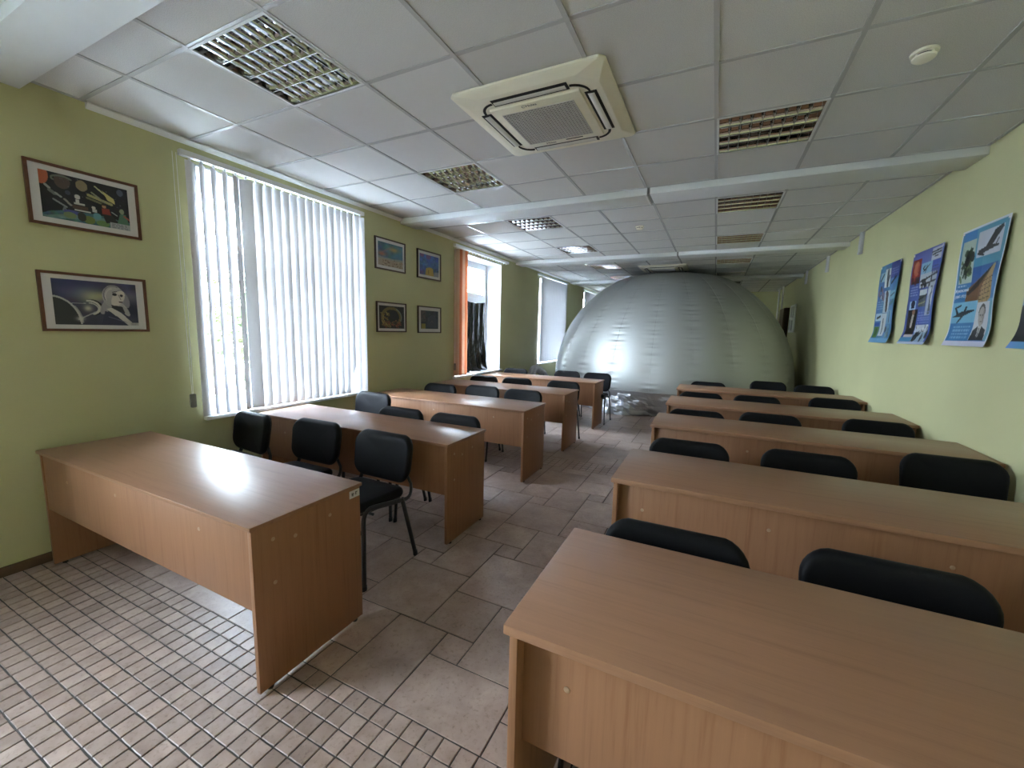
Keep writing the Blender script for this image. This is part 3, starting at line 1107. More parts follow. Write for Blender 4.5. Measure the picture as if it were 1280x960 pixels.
def framed(name, y0, y1, z0, z1, cv, fr, mx, my, label, fmat, tilt=0.0):
    W, Hh = y1 - y0, z1 - z0
    root = empty(name, (0, 0, 0), label, 'picture', 'framed pictures on the window wall')
    mw = LEFTWALL.to_4x4()
    mw.translation = (XL, (y0 + y1) / 2, (z0 + z1) / 2)
    root.matrix_world = mw @ Matrix.Rotation(tilt, 4, 'Z')
    f = MB()
    d = 0.018
    for (a, b, c, e) in ((-W / 2, W / 2, Hh / 2 - fr, Hh / 2), (-W / 2, W / 2, -Hh / 2, -Hh / 2 + fr), (-W / 2, -W / 2 + fr, -Hh / 2 + fr, Hh / 2 - fr), (W / 2 - fr, W / 2, -Hh / 2 + fr, Hh / 2 - fr)):
        f.box(a, b, c, e, 0, d)
    link('frame', f.mesh('frame', fmat), root)
    link('mount', boxmesh('mount', 'mat', -W / 2 + fr, W / 2 - fr, -Hh / 2 + fr, Hh / 2 - fr, 0.0, 0.009), root, label='white mount card')
    iw, ih = W - 2 * fr - 2 * mx, Hh - 2 * fr - 2 * my
    link('print', print_mesh(cv, iw, ih, lambda u, v: (0, 0, 0.0105)), root)
    return root

# 1: dark space scene with planets, pale rockets, people and a caption card
cv = Canvas(150, 100, (24, 22, 30)).mottle(0.5, 14)
cv.ell(0.02, 0.10, 0.08, 0.20, (190, 100, 66)).ell(0.24, 0.16, 0.085, 0.16, (92, 74, 66)).arc(0.24, 0.12, 0.11, 0.07, 150, 330, 0.012, (120, 125, 110))
cv.ell(0.45, 0.16, 0.065, 0.12, (150, 134, 100)).ell(0.90, 0.12, 0.04, 0.08, (84, 92, 110)).ell(0.29, 0.38, 0.03, 0.05, (66, 68, 86))
cv.line(0.06, 0.30, 0.10, 0.36, 0.016, (170, 170, 165)).line(0.10, 0.40, 0.15, 0.46, 0.022, (120, 122, 120)).line(0.16, 0.44, 0.21, 0.5, 0.014, (165, 165, 160))
cv.line(0.60, 0.10, 0.78, 0.33, 0.010, (200, 196, 150)).poly([(0.68, 0.16), (0.82, 0.30), (0.83, 0.42), (0.74, 0.36)], (206, 194, 120)).line(0.52, 0.33, 0.78, 0.44, 0.020, (172, 164, 110)).line(0.5, 0.4, 0.7, 0.48, 0.016, (120, 116, 84)).line(0.56, 0.26, 0.70, 0.42, 0.012, (150, 150, 120))
cv.ell(0.39, 0.43, 0.032, 0.05, (205, 200, 195)).rect(0.37, 0.49, 0.41, 0.56, (210, 208, 202)).rect(0.35, 0.56, 0.47, 0.60, (205, 200, 190)).rect(0.33, 0.62, 0.50, 0.70, (84, 60, 50)).rect(0.35, 0.71, 0.53, 0.745, (205, 200, 190)).rect(0.36, 0.78, 0.54, 0.81, (200, 195, 186))
cv.line(0.13, 0.58, 0.26, 0.70, 0.012, (150, 150, 148)).line(0.24, 0.70, 0.20, 0.90, 0.008, (120, 125, 128)).line(0.24, 0.70, 0.28, 0.90, 0.008, (120, 125, 128)).line(0.25, 0.54, 0.31, 0.64, 0.014, (156, 150, 140))
cv.poly([(0, 0.92), (0.10, 0.84), (0.25, 0.78), (0.6, 0.74), (1, 0.80), (1, 1), (0, 1)], (70, 110, 116)).mottle(0.35, 20, 0, 0.78, 1, 1)
cv.poly([(0.0, 0.97), (0.3, 0.84), (0.7, 0.80), (1, 0.86), (1, 0.92), (0.5, 0.90), (0.1, 1)], (140, 160, 150), 0.6)
cv.ell(0.31, 0.80, 0.09, 0.05, (80, 86, 150)).ell(0.29, 0.87, 0.07, 0.07, (122, 136, 96)).ell(0.50, 0.90, 0.07, 0.09, (116, 128, 66)).ell(0.66, 0.93, 0.08, 0.07, (110, 140, 84)).ell(0.60, 0.78, 0.05, 0.07, (100, 150, 160)).ell(0.42, 0.86, 0.05, 0.10, (52, 50, 46))
cv.ell(0.565, 0.60, 0.022, 0.035, (205, 196, 186)).rect(0.55, 0.63, 0.60, 0.70, (190, 186, 182)).ell(0.69, 0.52, 0.026, 0.04, (190, 136, 100)).ell(0.69, 0.475, 0.03, 0.03, (52, 38, 28)).poly([(0.66, 0.57), (0.75, 0.56), (0.77, 0.72), (0.66, 0.72)], (150, 50, 42)).poly([(0.66, 0.70), (0.78, 0.70), (0.86, 0.86), (0.70, 0.90)], (44, 40, 46))
cv.ell(0.905, 0.56, 0.03, 0.06, (150, 160, 130)).poly([(0.84, 0.86), (0.88, 0.62), (0.95, 0.62), (0.99, 0.86)], (84, 124, 100)).line(0.78, 0.62, 0.84, 0.68, 0.008, (170, 172, 170)).line(0.93, 0.66, 1.0, 0.74, 0.012, (160, 84, 66))
cv.specks(26, 0, 0.02, 1, 0.5, [(170, 170, 180), (110, 110, 130)], 0.003, 0.007)
cv.rect(0.745, 0.86, 1.0, 1.0, (176, 180, 184)).text(0.77, 0.885, 0.97, 4, 0.026, (110, 112, 124), 0.7)
framed('framed_picture', 0.313, 0.847, 2.093, 2.460, cv, 0.016, 0.042, 0.032, 'brown framed dark space picture, upper of the two nearest the camera', 'frame_wood')
# 2: blue-grey airbrush of a fair-haired woman beside a planet ring
cv = Canvas(150, 96, (70, 70, 104)).mottle(0.35, 9)
cv.rect(0, 0.5, 1, 1, (62, 62, 82), 0.7).glow(0.2, 0.1, 0.3, 0.2, (60, 60, 110), 0.8).glow(0.35, 0.3, 0.2, 0.16, (128, 132, 150), 0.7).glow(0.46, 0.36, 0.14, 0.14, (196, 192, 150), 0.9).glow(0.56, 0.32, 0.07, 0.07, (190, 184, 134), 0.7).glow(0.9, 0.3, 0.16, 0.14, (140, 134, 140), 0.7).glow(0.92, 0.62, 0.14, 0.14, (42, 42, 72), 0.9)
cv.ell(-0.02, 0.98, 0.30, 0.60, (58, 58, 60)).arc(-0.02, 0.98, 0.31, 0.60, -92, -2, 0.012, (196, 194, 190)).arc(-0.02, 0.98, 0.33, 0.62, -40, -4, 0.008, (160, 160, 160))
cv.line(0.20, 0.52, 0.36, 0.51, 0.004, (180, 180, 186)).arc(0.40, 0.62, 0.10, 0.12, -90, 60, 0.008, (206, 204, 200)).arc(0.41, 0.60, 0.14, 0.17, -100, 70, 0.012, (24, 24, 34)).arc(0.40, 0.60, 0.12, 0.15, -100, 70, 0.014, (214, 210, 200)).glow(0.38, 0.62, 0.05, 0.07, (220, 214, 190), 0.9)
cv.line(0.26, 0.88, 0.46, 0.70, 0.007, (176, 176, 180)).glow(0.28, 0.86, 0.05, 0.05, (210, 208, 200), 0.9)
cv.ell(0.70, 0.32, 0.14, 0.26, (186, 180, 184)).ell(0.60, 0.55, 0.06, 0.20, (176, 172, 176), 0.9, 0.3).ell(0.82, 0.36, 0.07, 0.22, (160, 156, 164), 0.9, -0.2).ell(0.83, 0.62, 0.04, 0.16, (196, 190, 190), 0.9, -0.3).arc(0.70, 0.30, 0.12, 0.22, 150, 300, 0.007, (130, 126, 136)).arc(0.70, 0.34, 0.10, 0.2, 160, 260, 0.006, (214, 208, 206))
cv.ell(0.755, 0.36, 0.075, 0.19, (222, 212, 204), 1, 0.28).ell(0.715, 0.27, 0.030, 0.032, (40, 36, 50)).ell(0.80, 0.29, 0.020, 0.030, (46, 42, 54)).line(0.765, 0.28, 0.79, 0.39, 0.006, (150, 138, 138)).ell(0.785, 0.44, 0.026, 0.018, (84, 60, 70)).line(0.69, 0.22, 0.74, 0.20, 0.006, (96, 84, 90))
cv.poly([(0.66, 0.52), (0.80, 0.55), (0.83, 0.70), (0.68, 0.62)], (50, 46, 60)).poly([(0.60, 0.62), (0.66, 0.58), (0.78, 0.70), (0.92, 0.94), (1.0, 0.97), (1.0, 1), (0.86, 1), (0.74, 0.82)], (214, 208, 204)).poly([(0.58, 0.66), (0.72, 0.78), (0.86, 1), (0.52, 1)], (56, 56, 86)).line(0.62, 0.8, 0.84, 0.92, 0.004, (120, 120, 150))
cv.rect(0.885, 0.93, 1, 1, (196, 192, 190)).text(0.90, 0.945, 0.98, 2, 0.025, (130, 126, 130), 0.7)
framed('framed_picture', 0.313, 0.845, 1.453, 1.820, cv, 0.016, 0.042, 0.026, 'brown framed blue-grey picture of a fair-haired woman in space, lower near pair', 'frame_wood')
# 3: turquoise sky over a sandy town
cv = Canvas(80, 64, (70, 110, 132)).mottle(0.4, 9)
cv.glow(0.65, 0.25, 0.22, 0.10, (200, 160, 80), 0.9).glow(0.15, 0.50, 0.16, 0.10, (186, 104, 70), 0.9).line(0.1, 0.48, 0.6, 0.1, 0.02, (150, 110, 110), 0.6).glow(0.85, 0.45, 0.15, 0.25, (66, 120, 150), 0.8)
cv.rect(0, 0.64, 1, 1, (176, 158, 136)).poly([(0, 0.6), (0.4, 0.66), (1, 0.6), (1, 0.7), (0, 0.7)], (150, 156, 146)).specks(50, 0, 0.70, 1, 0.98, [(120, 84, 60), (90, 66, 54), (196, 176, 150)], 0.01, 0.04, 0.7)
framed('framed_picture', 3.096, 3.632, 2.220, 2.595, cv, 0.016, 0.034, 0.034, 'small framed picture of a turquoise sky over sand, upper left of four', 'frame_dark')
cv = Canvas(76, 60, (60, 96, 170)).mottle(0.4, 10)
cv.ell(0.12, 0.06, 0.10, 0.10, (130, 70, 130)).ell(0.45, 0.10, 0.13, 0.12, (110, 70, 130)).specks(30, 0, 0.1, 1, 0.6, [(100, 130, 190), (40, 70, 140), (120, 160, 200)], 0.01, 0.05, 0.6)
cv.poly([(0.28, 1), (0.32, 0.66), (0.52, 0.58), (0.68, 0.62), (0.74, 1)], (190, 162, 80)).rect(0.44, 0.74, 0.48, 0.92, (110, 86, 50)).specks(10, 0.7, 0.6, 1, 0.76, [(40, 60, 70), (70, 110, 70)], 0.02, 0.05).poly([(0.72, 1), (0.76, 0.78), (1, 0.76), (1, 1)], (150, 152, 170)).glow(0.1, 0.9, 0.14, 0.1, (120, 66, 120), 0.8)
framed('framed_picture', 3.871, 4.408, 2.206, 2.592, cv, 0.018, 0.036, 0.036, 'small framed bright blue picture with yellow house, upper right of four', 'frame_dark')
cv = Canvas(80, 64, (28, 24, 30)).mottle(0.4, 9)
cv.arc(0.48, 0.5, 0.36, 0.40, 100, 395, 0.05, (120, 104, 60)).specks(60, 0.08, 0.25, 0.40, 0.85, [(150, 124, 60), (110, 84, 44), (170, 150, 90)], 0.015, 0.04, 0.8).specks(46, 0.18, 0.66, 0.85, 0.95, [(160, 80, 56), (130, 110, 80), (110, 60, 44)], 0.015, 0.04, 0.8)
cv.arc(0.48, 0.5, 0.40, 0.42, -60, 20, 0.02, (130, 136, 126)).ell(0.58, 0.38, 0.16, 0.20, (30, 26, 44)).specks(10, 0.6, 0.6, 0.9, 0.9, [(160, 110, 80)], 0.01, 0.03)
framed('framed_picture', 3.103, 3.638, 1.465, 1.836, cv, 0.016, 0.026, 0.030, 'small framed dark picture of a golden ringed planet, lower left of four', 'frame_dark')
cv = Canvas(70, 60, (44, 48, 58)).mottle(0.4, 8)
cv.rect(0, 0, 0.27, 1, (70, 62, 58)).specks(16, 0.02, 0.05, 0.25, 0.6, [(96, 72, 66), (44, 44, 52), (84, 84, 80)], 0.02, 0.06).rect(0.04, 0.72, 0.26, 1, (150, 136, 60)).rect(0.0, 0.62, 0.27, 0.72, (36, 34, 44)).poly([(0.34, 0.9), (0.38, 0.36), (0.7, 0.2), (0.95, 0.5), (0.92, 0.95)], (58, 62, 76)).specks(16, 0.35, 0.2, 0.95, 0.95, [(84, 86, 96), (40, 44, 60), (110, 100, 90)], 0.01, 0.04, 0.7)
framed('framed_picture', 3.877, 4.411, 1.457, 1.831, cv, 0.016, 0.050, 0.044, 'small framed grey-blue picture with a yellow corner, lower right of four', 'frame_dark')

# ---- posters on the right-hand wall
def plane(cv, cx, cy, s, c, rot=0.0):
    ca, sa = math.cos(rot), math.sin(rot)
    def P(pts):
        return [(cx + (x * ca - y * sa) * s, cy + (x * sa + y * ca) * s * cv.w / cv.h) for (x, y) in pts]
    cv.poly(P([(-0.5, 0.02), (-0.1, -0.05), (0.5, -0.01), (0.5, 0.03), (-0.1, 0.08)]), c)
    cv.poly(P([(-0.06, 0.03), (0.12, 0.02), (-0.22, 0.20), (-0.30, 0.20)]), c)
    cv.poly(P([(-0.02, 0.0), (0.10, 0.0), (0.16, -0.13), (0.08, -0.14)]), c)
    cv.poly(P([(-0.30, 0.02), (-0.20, -0.01), (-0.36, -0.20), (-0.42, -0.20)]), c)
    cv.line(*P([(-0.36, -0.18)])[0], *P([(-0.14, -0.20)])[0], 0.012, c)
def portrait(cv, x0, y0, x1, y1, bgc, suit=(40, 38, 44), skin=(178, 168, 160), hair=(70, 66, 64)):
    w, h = x1 - x0, y1 - y0
    cv.rect(x0, y0, x1, y1, bgc)
    cx = x0 + w * 0.5
    cv.poly([(x0 + w * 0.02, y1), (x0 + w * 0.08, y0 + h * 0.72), (cx - w * 0.14, y0 + h * 0.62), (cx + w * 0.14, y0 + h * 0.62), (x1 - w * 0.08, y0 + h * 0.72), (x1 - w * 0.02, y1)], suit)
    cv.poly([(cx - w * 0.12, y0 + h * 0.60), (cx + w * 0.12, y0 + h * 0.60), (cx + w * 0.03, y0 + h * 0.95), (cx - w * 0.03, y0 + h * 0.95)], (205, 203, 200))
    cv.poly([(cx - w * 0.03, y0 + h * 0.66), (cx + w * 0.03, y0 + h * 0.66), (cx + w * 0.04, y0 + h * 0.95), (cx - w * 0.04, y0 + h * 0.95)], (70, 66, 70))
    cv.ell(cx, y0 + h * 0.26, w * 0.25, h * 0.21, hair)
    cv.ell(cx, y0 + h * 0.37, w * 0.22, h * 0.25, skin)
    cv.ell(cx - w * 0.09, y0 + h * 0.34, w * 0.05, h * 0.018, (60, 54, 54)).ell(cx + w * 0.09, y0 + h * 0.34, w * 0.05, h * 0.018, (60, 54, 54))
    cv.line(cx + w * 0.01, y0 + h * 0.34, cx + w * 0.03, y0 + h * 0.43, 0.004, (120, 108, 104)).ell(cx, y0 + h * 0.50, w * 0.08, h * 0.014, (100, 80, 78))
    cv.ell(cx + w * 0.15, y0 + h * 0.40, w * 0.06, h * 0.18, (120, 110, 106), 0.5)
    return cv
def poster(y0, y1, z0, z1, cv, label, curl_b, words=()):
    W, Hh = y1 - y0, z1 - z0
    root = empty('poster', (0, 0, 0), label, 'poster', 'aviation posters on the right wall')
    mw = RIGHTWALL.to_4x4()
    mw.translation = (XR - 0.004, (y0 + y1) / 2, (z0 + z1) / 2)
    root.matrix_world = mw
    def off(u, v):
        wave = 0.010 * max(0, u - 0.1) * (0.4 + 0.6 * math.sin(v * 2.6)) + 0.004 * math.sin(v * 7 + u * 2)
        b = curl_b * max(0, (v - 0.80) / 0.2) ** 2 * (1.0 if u > 0.5 else 0.8)
        return (0.006 * math.sin(v * 9) * (u > .9), 0.0, 0.006 + max(0, wave) + 0.03 * max(0, u - 0.55) * math.sin(PI * v) * 1.4 + b)
    link('sheet', print_mesh(cv, W, Hh, off, 'sheet'), root)
    for (u, v) in ((0.03, 0.02), (0.97, 0.02)):
        dx, dy, dz = off(u, v)
        link('tape', boxmesh('tape', 'mat', -0.012, 0.012, -0.01, 0.01, 0, 0.001), root, ((u - 0.5) * W, (0.5 - v) * Hh, dz + 0.0005))
    for (txt, u, v, size) in words:
        o = link('lettering', text_mesh(txt, size, 'ink', 0.0003), root)
        o.location = ((u - 0.5) * W, (0.5 - v) * Hh, off(u, v)[2] + 0.0025)
    return root
BL, BL2, BL3 = (58, 122, 178), (110, 172, 206), (44, 88, 150)
# nearest full poster
cv = Canvas(108, 150, (214, 222, 232))
cv.rect(0.03, 0.02, 0.97, 0.955, BL).rect(0.36, 0.02, 0.97, 0.36, (84, 150, 176)).rect(0.03, 0.62, 0.97, 0.80, BL2)
cv.rect(0.06, 0.10, 0.37, 0.46, (176, 190, 176)).specks(22, 0.10, 0.20, 0.34, 0.42, [(48, 66, 40), (30, 34, 30), (86, 110, 60)], 0.012, 0.05, 0.9).line(0.16, 0.40, 0.30, 0.18, 0.02, (40, 56, 34)).ell(0.22, 0.27, 0.06, 0.05, (24, 26, 26)).line(0.10, 0.32, 0.24, 0.24, 0.010, (24, 26, 26))
cv.rect(0.03, 0.04, 0.07, 0.46, (70, 130, 170))
cv.rect(0.41, 0.06, 0.91, 0.27, (190, 194, 206)).poly([(0.58, 0.20), (0.74, 0.08), (0.88, 0.055), (0.90, 0.085), (0.72, 0.20), (0.62, 0.23)], (44, 42, 46)).poly([(0.44, 0.21), (0.60, 0.19), (0.86, 0.20), (0.88, 0.215), (0.60, 0.235), (0.46, 0.25)], (56, 54, 60)).line(0.44, 0.235, 0.56, 0.255, 0.012, (40, 38, 44)).line(0.80, 0.20, 0.84, 0.16, 0.010, (70, 68, 74))
cv.rect(0.37, 0.34, 0.93, 0.61, (52, 96, 160)).glow(0.8, 0.50, 0.14, 0.10, (150, 186, 220), 0.8).poly([(0.30, 0.64), (0.30, 0.52), (0.60, 0.42), (0.86, 0.345), (0.88, 0.355), (0.84, 0.44), (0.90, 0.61), (0.84, 0.64)], (178, 150, 106)).poly([(0.30, 0.64), (0.30, 0.52), (0.60, 0.42), (0.82, 0.36), (0.62, 0.50), (0.58, 0.64)], (120, 84, 56))
cv.poly([(0.30, 0.55), (0.55, 0.44), (0.84, 0.35), (0.55, 0.50), (0.34, 0.57)], (40, 30, 30))
for k in range(5):
    cv.line(0.60, 0.48 + 0.035 * k, 0.86, 0.44 + 0.04 * k, 0.004, (76, 58, 44))
for k in range(3):
    cv.line(0.64 + 0.08 * k, 0.44, 0.60 + 0.11 * k, 0.64, 0.004, (84, 64, 48))
cv.text(0.07, 0.475, 0.27, 1, 0.025, (200, 214, 226), 0.8)
cv.rect(0.03, 0.62, 0.60, 0.80, (124, 184, 212))
plane(cv, 0.30, 0.715, 0.50, (24, 34, 48), -0.12)
cv.text(0.12, 0.825, 0.54, 4, 0.03, (150, 190, 220), 0.8)
portrait(cv, 0.60, 0.64, 0.92, 0.95, (208, 208, 214))
cv.rect(0.93, 0.64, 0.97, 0.95, (100, 168, 190))
cv.rect(0.0, 0.955, 1, 1, (206, 206, 224))
poster(3.118, 3.716, 1.480, 2.330, cv, 'blue aviation poster with portrait at bottom right and dark glider on top', 0.035,
       [('Жуковский', 0.19, 0.532, 0.034), ('(1847-1921)', 0.18, 0.582, 0.031)])
# middle poster
cv = Canvas(100, 140, (70, 92, 168)).mottle(0.18, 5)
cv.rect(0.0, 0.0, 1, 0.14, (96, 110, 180)).rect(0.04, 0.08, 0.34, 0.34, (150, 52, 46)).ell(0.20, 0.18, 0.10, 0.08, (196, 120, 90)).rect(0.06, 0.27, 0.34, 0.34, (60, 40, 44)).specks(8, 0.06, 0.10, 0.33, 0.33, [(190, 90, 70), (110, 34, 36)], 0.02, 0.05, 0.6)
cv.rect(0.36, 0.14, 0.72, 0.26, (140, 186, 210)).rect(0.36, 0.26, 0.94, 0.40, (190, 200, 206)).rect(0.66, 0.02, 0.95, 0.14, (190, 196, 210))
plane(cv, 0.53, 0.20, 0.26, (26, 30, 40), -0.4)
cv.line(0.66, 0.06, 0.93, 0.05, 0.012, (36, 36, 44)).line(0.68, 0.085, 0.93, 0.075, 0.012, (36, 36, 44)).line(0.76, 0.11, 0.86, 0.105, 0.01, (36, 36, 44)).text(0.74, 0.2, 0.94, 3, 0.03, (60, 60, 90), 0.7)
cv.line(0.38, 0.33, 0.93, 0.28, 0.014, (30, 28, 30)).line(0.40, 0.37, 0.92, 0.35, 0.014, (44, 42, 44)).specks(12, 0.42, 0.30, 0.8, 0.40, [(40, 38, 40), (24, 24, 28)], 0.012, 0.04)
cv.text(0.06, 0.37, 0.32, 4, 0.028, (170, 184, 220), 0.7).rect(0.40, 0.42, 0.66, 0.60, (84, 92, 96)).rect(0.40, 0.42, 0.66, 0.48, (206, 214, 214)).line(0.40, 0.52, 0.66, 0.48, 0.016, (40, 44, 44)).line(0.40, 0.57, 0.64, 0.55, 0.012, (150, 150, 110))
cv.rect(0.70, 0.40, 0.92, 0.70, (180, 190, 204)).line(0.82, 0.42, 0.84, 0.60, 0.03, (44, 50, 56)).specks(8, 0.74, 0.44, 0.90, 0.68, [(70, 80, 84), (226, 230, 232)], 0.02, 0.05)
cv.rect(0.10, 0.53, 0.32, 0.62, (160, 196, 220)).ell(0.22, 0.56, 0.07, 0.04, (24, 30, 60)).rect(0.16, 0.59, 0.28, 0.61, (24, 30, 60))
cv.rect(0.08, 0.62, 0.42, 0.90, (28, 24, 28)).line(0.28, 0.66, 0.24, 0.80, 0.035, (190, 184, 176)).ell(0.28, 0.65, 0.05, 0.03, (150, 110, 90)).rect(0.10, 0.89, 0.44, 0.92, (200, 190, 196)).text(0.46, 0.66, 0.92, 5, 0.026, (150, 164, 214), 0.7)
cv.rect(0.44, 0.79, 0.92, 0.87, (196, 206, 222)).specks(14, 0.46, 0.80, 0.9, 0.87, [(110, 110, 120), (230, 232, 236)], 0.012, 0.03).rect(0.46, 0.87, 0.95, 0.97, (150, 176, 200)).specks(14, 0.5, 0.88, 0.92, 0.96, [(30, 32, 36), (60, 70, 76)], 0.015, 0.05)
cv.rect(0, 0.92, 0.46, 1, (84, 150, 196)).rect(0, 0.975, 1, 1, (190, 200, 224))
poster(3.972, 4.583, 1.478, 2.315, cv, 'blue aviation poster with red portrait at top left, middle of three', 0.05)
# farthest poster
cv = Canvas(96, 134, (80, 132, 176)).mottle(0.2, 6)
cv.rect(0.55, 0.0, 1, 0.20, (66, 76, 150)).rect(0.06, 0.10, 0.30, 0.22, (150, 190, 206)).line(0.10, 0.20, 0.24, 0.12, 0.02, (30, 38, 44)).rect(0.30, 0.07, 0.56, 0.30, (206, 214, 210)).line(0.44, 0.10, 0.45, 0.27, 0.045, (90, 92, 96)).line(0.46, 0.24, 0.52, 0.16, 0.02, (36, 36, 40))
cv.line(0.66, 0.26, 0.86, 0.20, 0.022, (30, 34, 40)).text(0.62, 0.08, 0.92, 3, 0.03, (150, 160, 206), 0.7).specks(10, 0.06, 0.30, 0.34, 0.44, [(150, 110, 120), (60, 50, 60), (180, 196, 210)], 0.02, 0.05).text(0.06, 0.46, 0.34, 4, 0.03, (170, 200, 224), 0.7)
cv.rect(0.36, 0.34, 0.66, 0.62, (190, 206, 214)).line(0.48, 0.38, 0.52, 0.58, 0.05, (70, 54, 50)).ell(0.50, 0.40, 0.06, 0.04, (110, 96, 92)).rect(0.68, 0.36, 0.94, 0.46, (130, 180, 200)).line(0.70, 0.42, 0.9, 0.39, 0.014, (34, 60, 80)).line(0.72, 0.52, 0.92, 0.48, 0.03, (70, 120, 120))
cv.rect(0.05, 0.62, 0.34, 0.72, (190, 214, 226)).line(0.12, 0.68, 0.28, 0.66, 0.022, (30, 34, 40)).rect(0.04, 0.74, 0.30, 0.78, (44, 76, 160)).rect(0.05, 0.79, 0.30, 0.93, (90, 130, 60)).ell(0.18, 0.86, 0.06, 0.05, (44, 84, 50)).rect(0.34, 0.63, 0.62, 0.91, (206, 212, 214)).line(0.46, 0.70, 0.48, 0.88, 0.022, (70, 70, 76)).rect(0.64, 0.60, 0.92, 0.76, (120, 166, 196)).line(0.78, 0.62, 0.80, 0.74, 0.022, (30, 56, 90))
cv.specks(12, 0.64, 0.80, 0.90, 0.92, [(30, 34, 36), (150, 170, 170)], 0.015, 0.04).rect(0, 0.94, 1, 1, (120, 172, 212))
poster(4.842, 5.450, 1.478, 2.325, cv, 'blue aviation poster with many small photos, farthest from the camera', 0.045)
# the one cut by the right edge of the frame
cv = Canvas(96, 134, (110, 160, 200)).mottle(0.2, 5)
cv.rect(0, 0.0, 1, 0.3, (150, 186, 210)).poly([(0, 0.95), (0, 0.7), (0.3, 0.6), (1, 0.7), (1, 0.95)], (44, 44, 50)).rect(0.1, 0.1, 0.5, 0.28, (190, 200, 206)).glow(0.1, 0.6, 0.2, 0.1, (180, 170, 150), 0.8)
poster(2.262, 2.880, 1.480, 2.320, cv, 'blue poster edge cut off at the right side of the photo', 0.05)

# ------------------------------------------------------------------ ceiling lights
def make_light(x, y, label):
    root = empty('ceiling_light', (x + 0.3, y + 0.3, H), label, 'ceiling light', 'square louvred ceiling lights')
    s = 0.283
    pitch = 2 * s / 4
    tray = MB()
    for k in range(4):
        yc = -s + (k + 0.5) * pitch
        pr = None
        for q in range(9):
            t = -1 + q / 4
            cur = (yc + t * pitch / 2, 0.050 - 0.030 * abs(t) ** 3.0)
            if pr:
                tray.quad((-s, pr[0], pr[1]), (-s, cur[0], cur[1]), (s, cur[0], cur[1]), (s, pr[0], pr[1]))
            pr = cur
    for (a, b) in (((-s, -s), (s, -s)), ((s, -s), (s, s)), ((s, s), (-s, s)), ((-s, s), (-s, -s))):
        tray.quad((a[0], a[1], 0.0), (b[0], b[1], 0.0), (b[0], b[1], 0.055), (a[0], a[1], 0.055))
    hm = tray.mesh('housing', 'mirror', fix=False)
    for p in hm.polygons:
        p.use_smooth = True
    hm.set_sharp_from_angle(angle=math.radians(35))
    link('housing', hm, root)
    fr = MB()
    e = 0.297
    for q in ((-e, e, -e, -s), (-e, e, s, e), (-e, -s, -s, s), (s, e, -s, s)):
        fr.box(q[0], q[1], q[2], q[3], -0.004, 0.004)
    link('frame', fr.mesh('frame', 'steel_white'), root)
    tb = MB().tube([(-s + 0.01, 0, 0.036), (s - 0.01, 0, 0.036)], 0.008, seg=10).mesh('tube', 'tube', True)
    # side reflector: curved wedge, sharp edge down
    prof = []
    for k in range(5):
        t = k / 4
        prof.append((0.0022 + 0.010 * t ** 1.7, 0.002 + 0.024 * t))
    poly = [(-w, z) for (w, z) in prof[::-1]] + [(w, z) for (w, z) in prof]
    rb = MB().prism(poly, 'x', -s, s).mesh('reflector_blade', 'mirror', True)
    half = MB().prism([(w, z) for (w, z) in prof] + [(0.0, prof[-1][1]), (0.0, prof[0][1])], 'x', -s, s)
    hb1 = half.mesh('reflector_blade', 'mirror', True)
    half2 = MB().prism([(-w, z) for (w, z) in prof] + [(0.0, prof[-1][1]), (0.0, prof[0][1])], 'x', -s, s)
    hb2 = half2.mesh('reflector_blade', 'mirror', True)
    for k in range(5):
        link('reflector_blade', hb1 if k == 0 else hb2 if k == 4 else rb, root, (0, -s + k * pitch, 0))
    cprof = [(0.0013, 0.003), (0.003, 0.010), (0.006, 0.017), (0.010, 0.023)]
    cpoly = [(-w, z) for (w, z) in cprof[::-1]] + [(w, z) for (w, z) in cprof]
    cb = MB().prism(cpoly, 'y', -pitch / 2 + 0.003, pitch / 2 - 0.003).mesh('cross_blade', 'mirror', True)
    for k in range(4):
        yc = -s + (k + 0.5) * pitch
        link('tube', tb, root, (0, yc, 0))
        for i in range(1, 9):
            link('cross_blade', cb, root, (-s + i * 2 * s / 9, yc, 0))
    return root
NUM = ['nearest the camera', 'second from the camera', 'third from the camera', 'fourth from the camera', 'fifth from the camera', 'farthest']
light0 = None
for side, Ls in (('window', LIGHTS_L), ('poster', LIGHTS_R)):
    for k, (x, y) in enumerate(Ls):
        lb = 'unlit square louvred ceiling light in the %s-side line, %s' % (side, NUM[k])
        if light0 is None:
            light0 = make_light(x, y, lb)
        else:
            dup(light0, (x + 0.3, y + 0.3, H), lb)

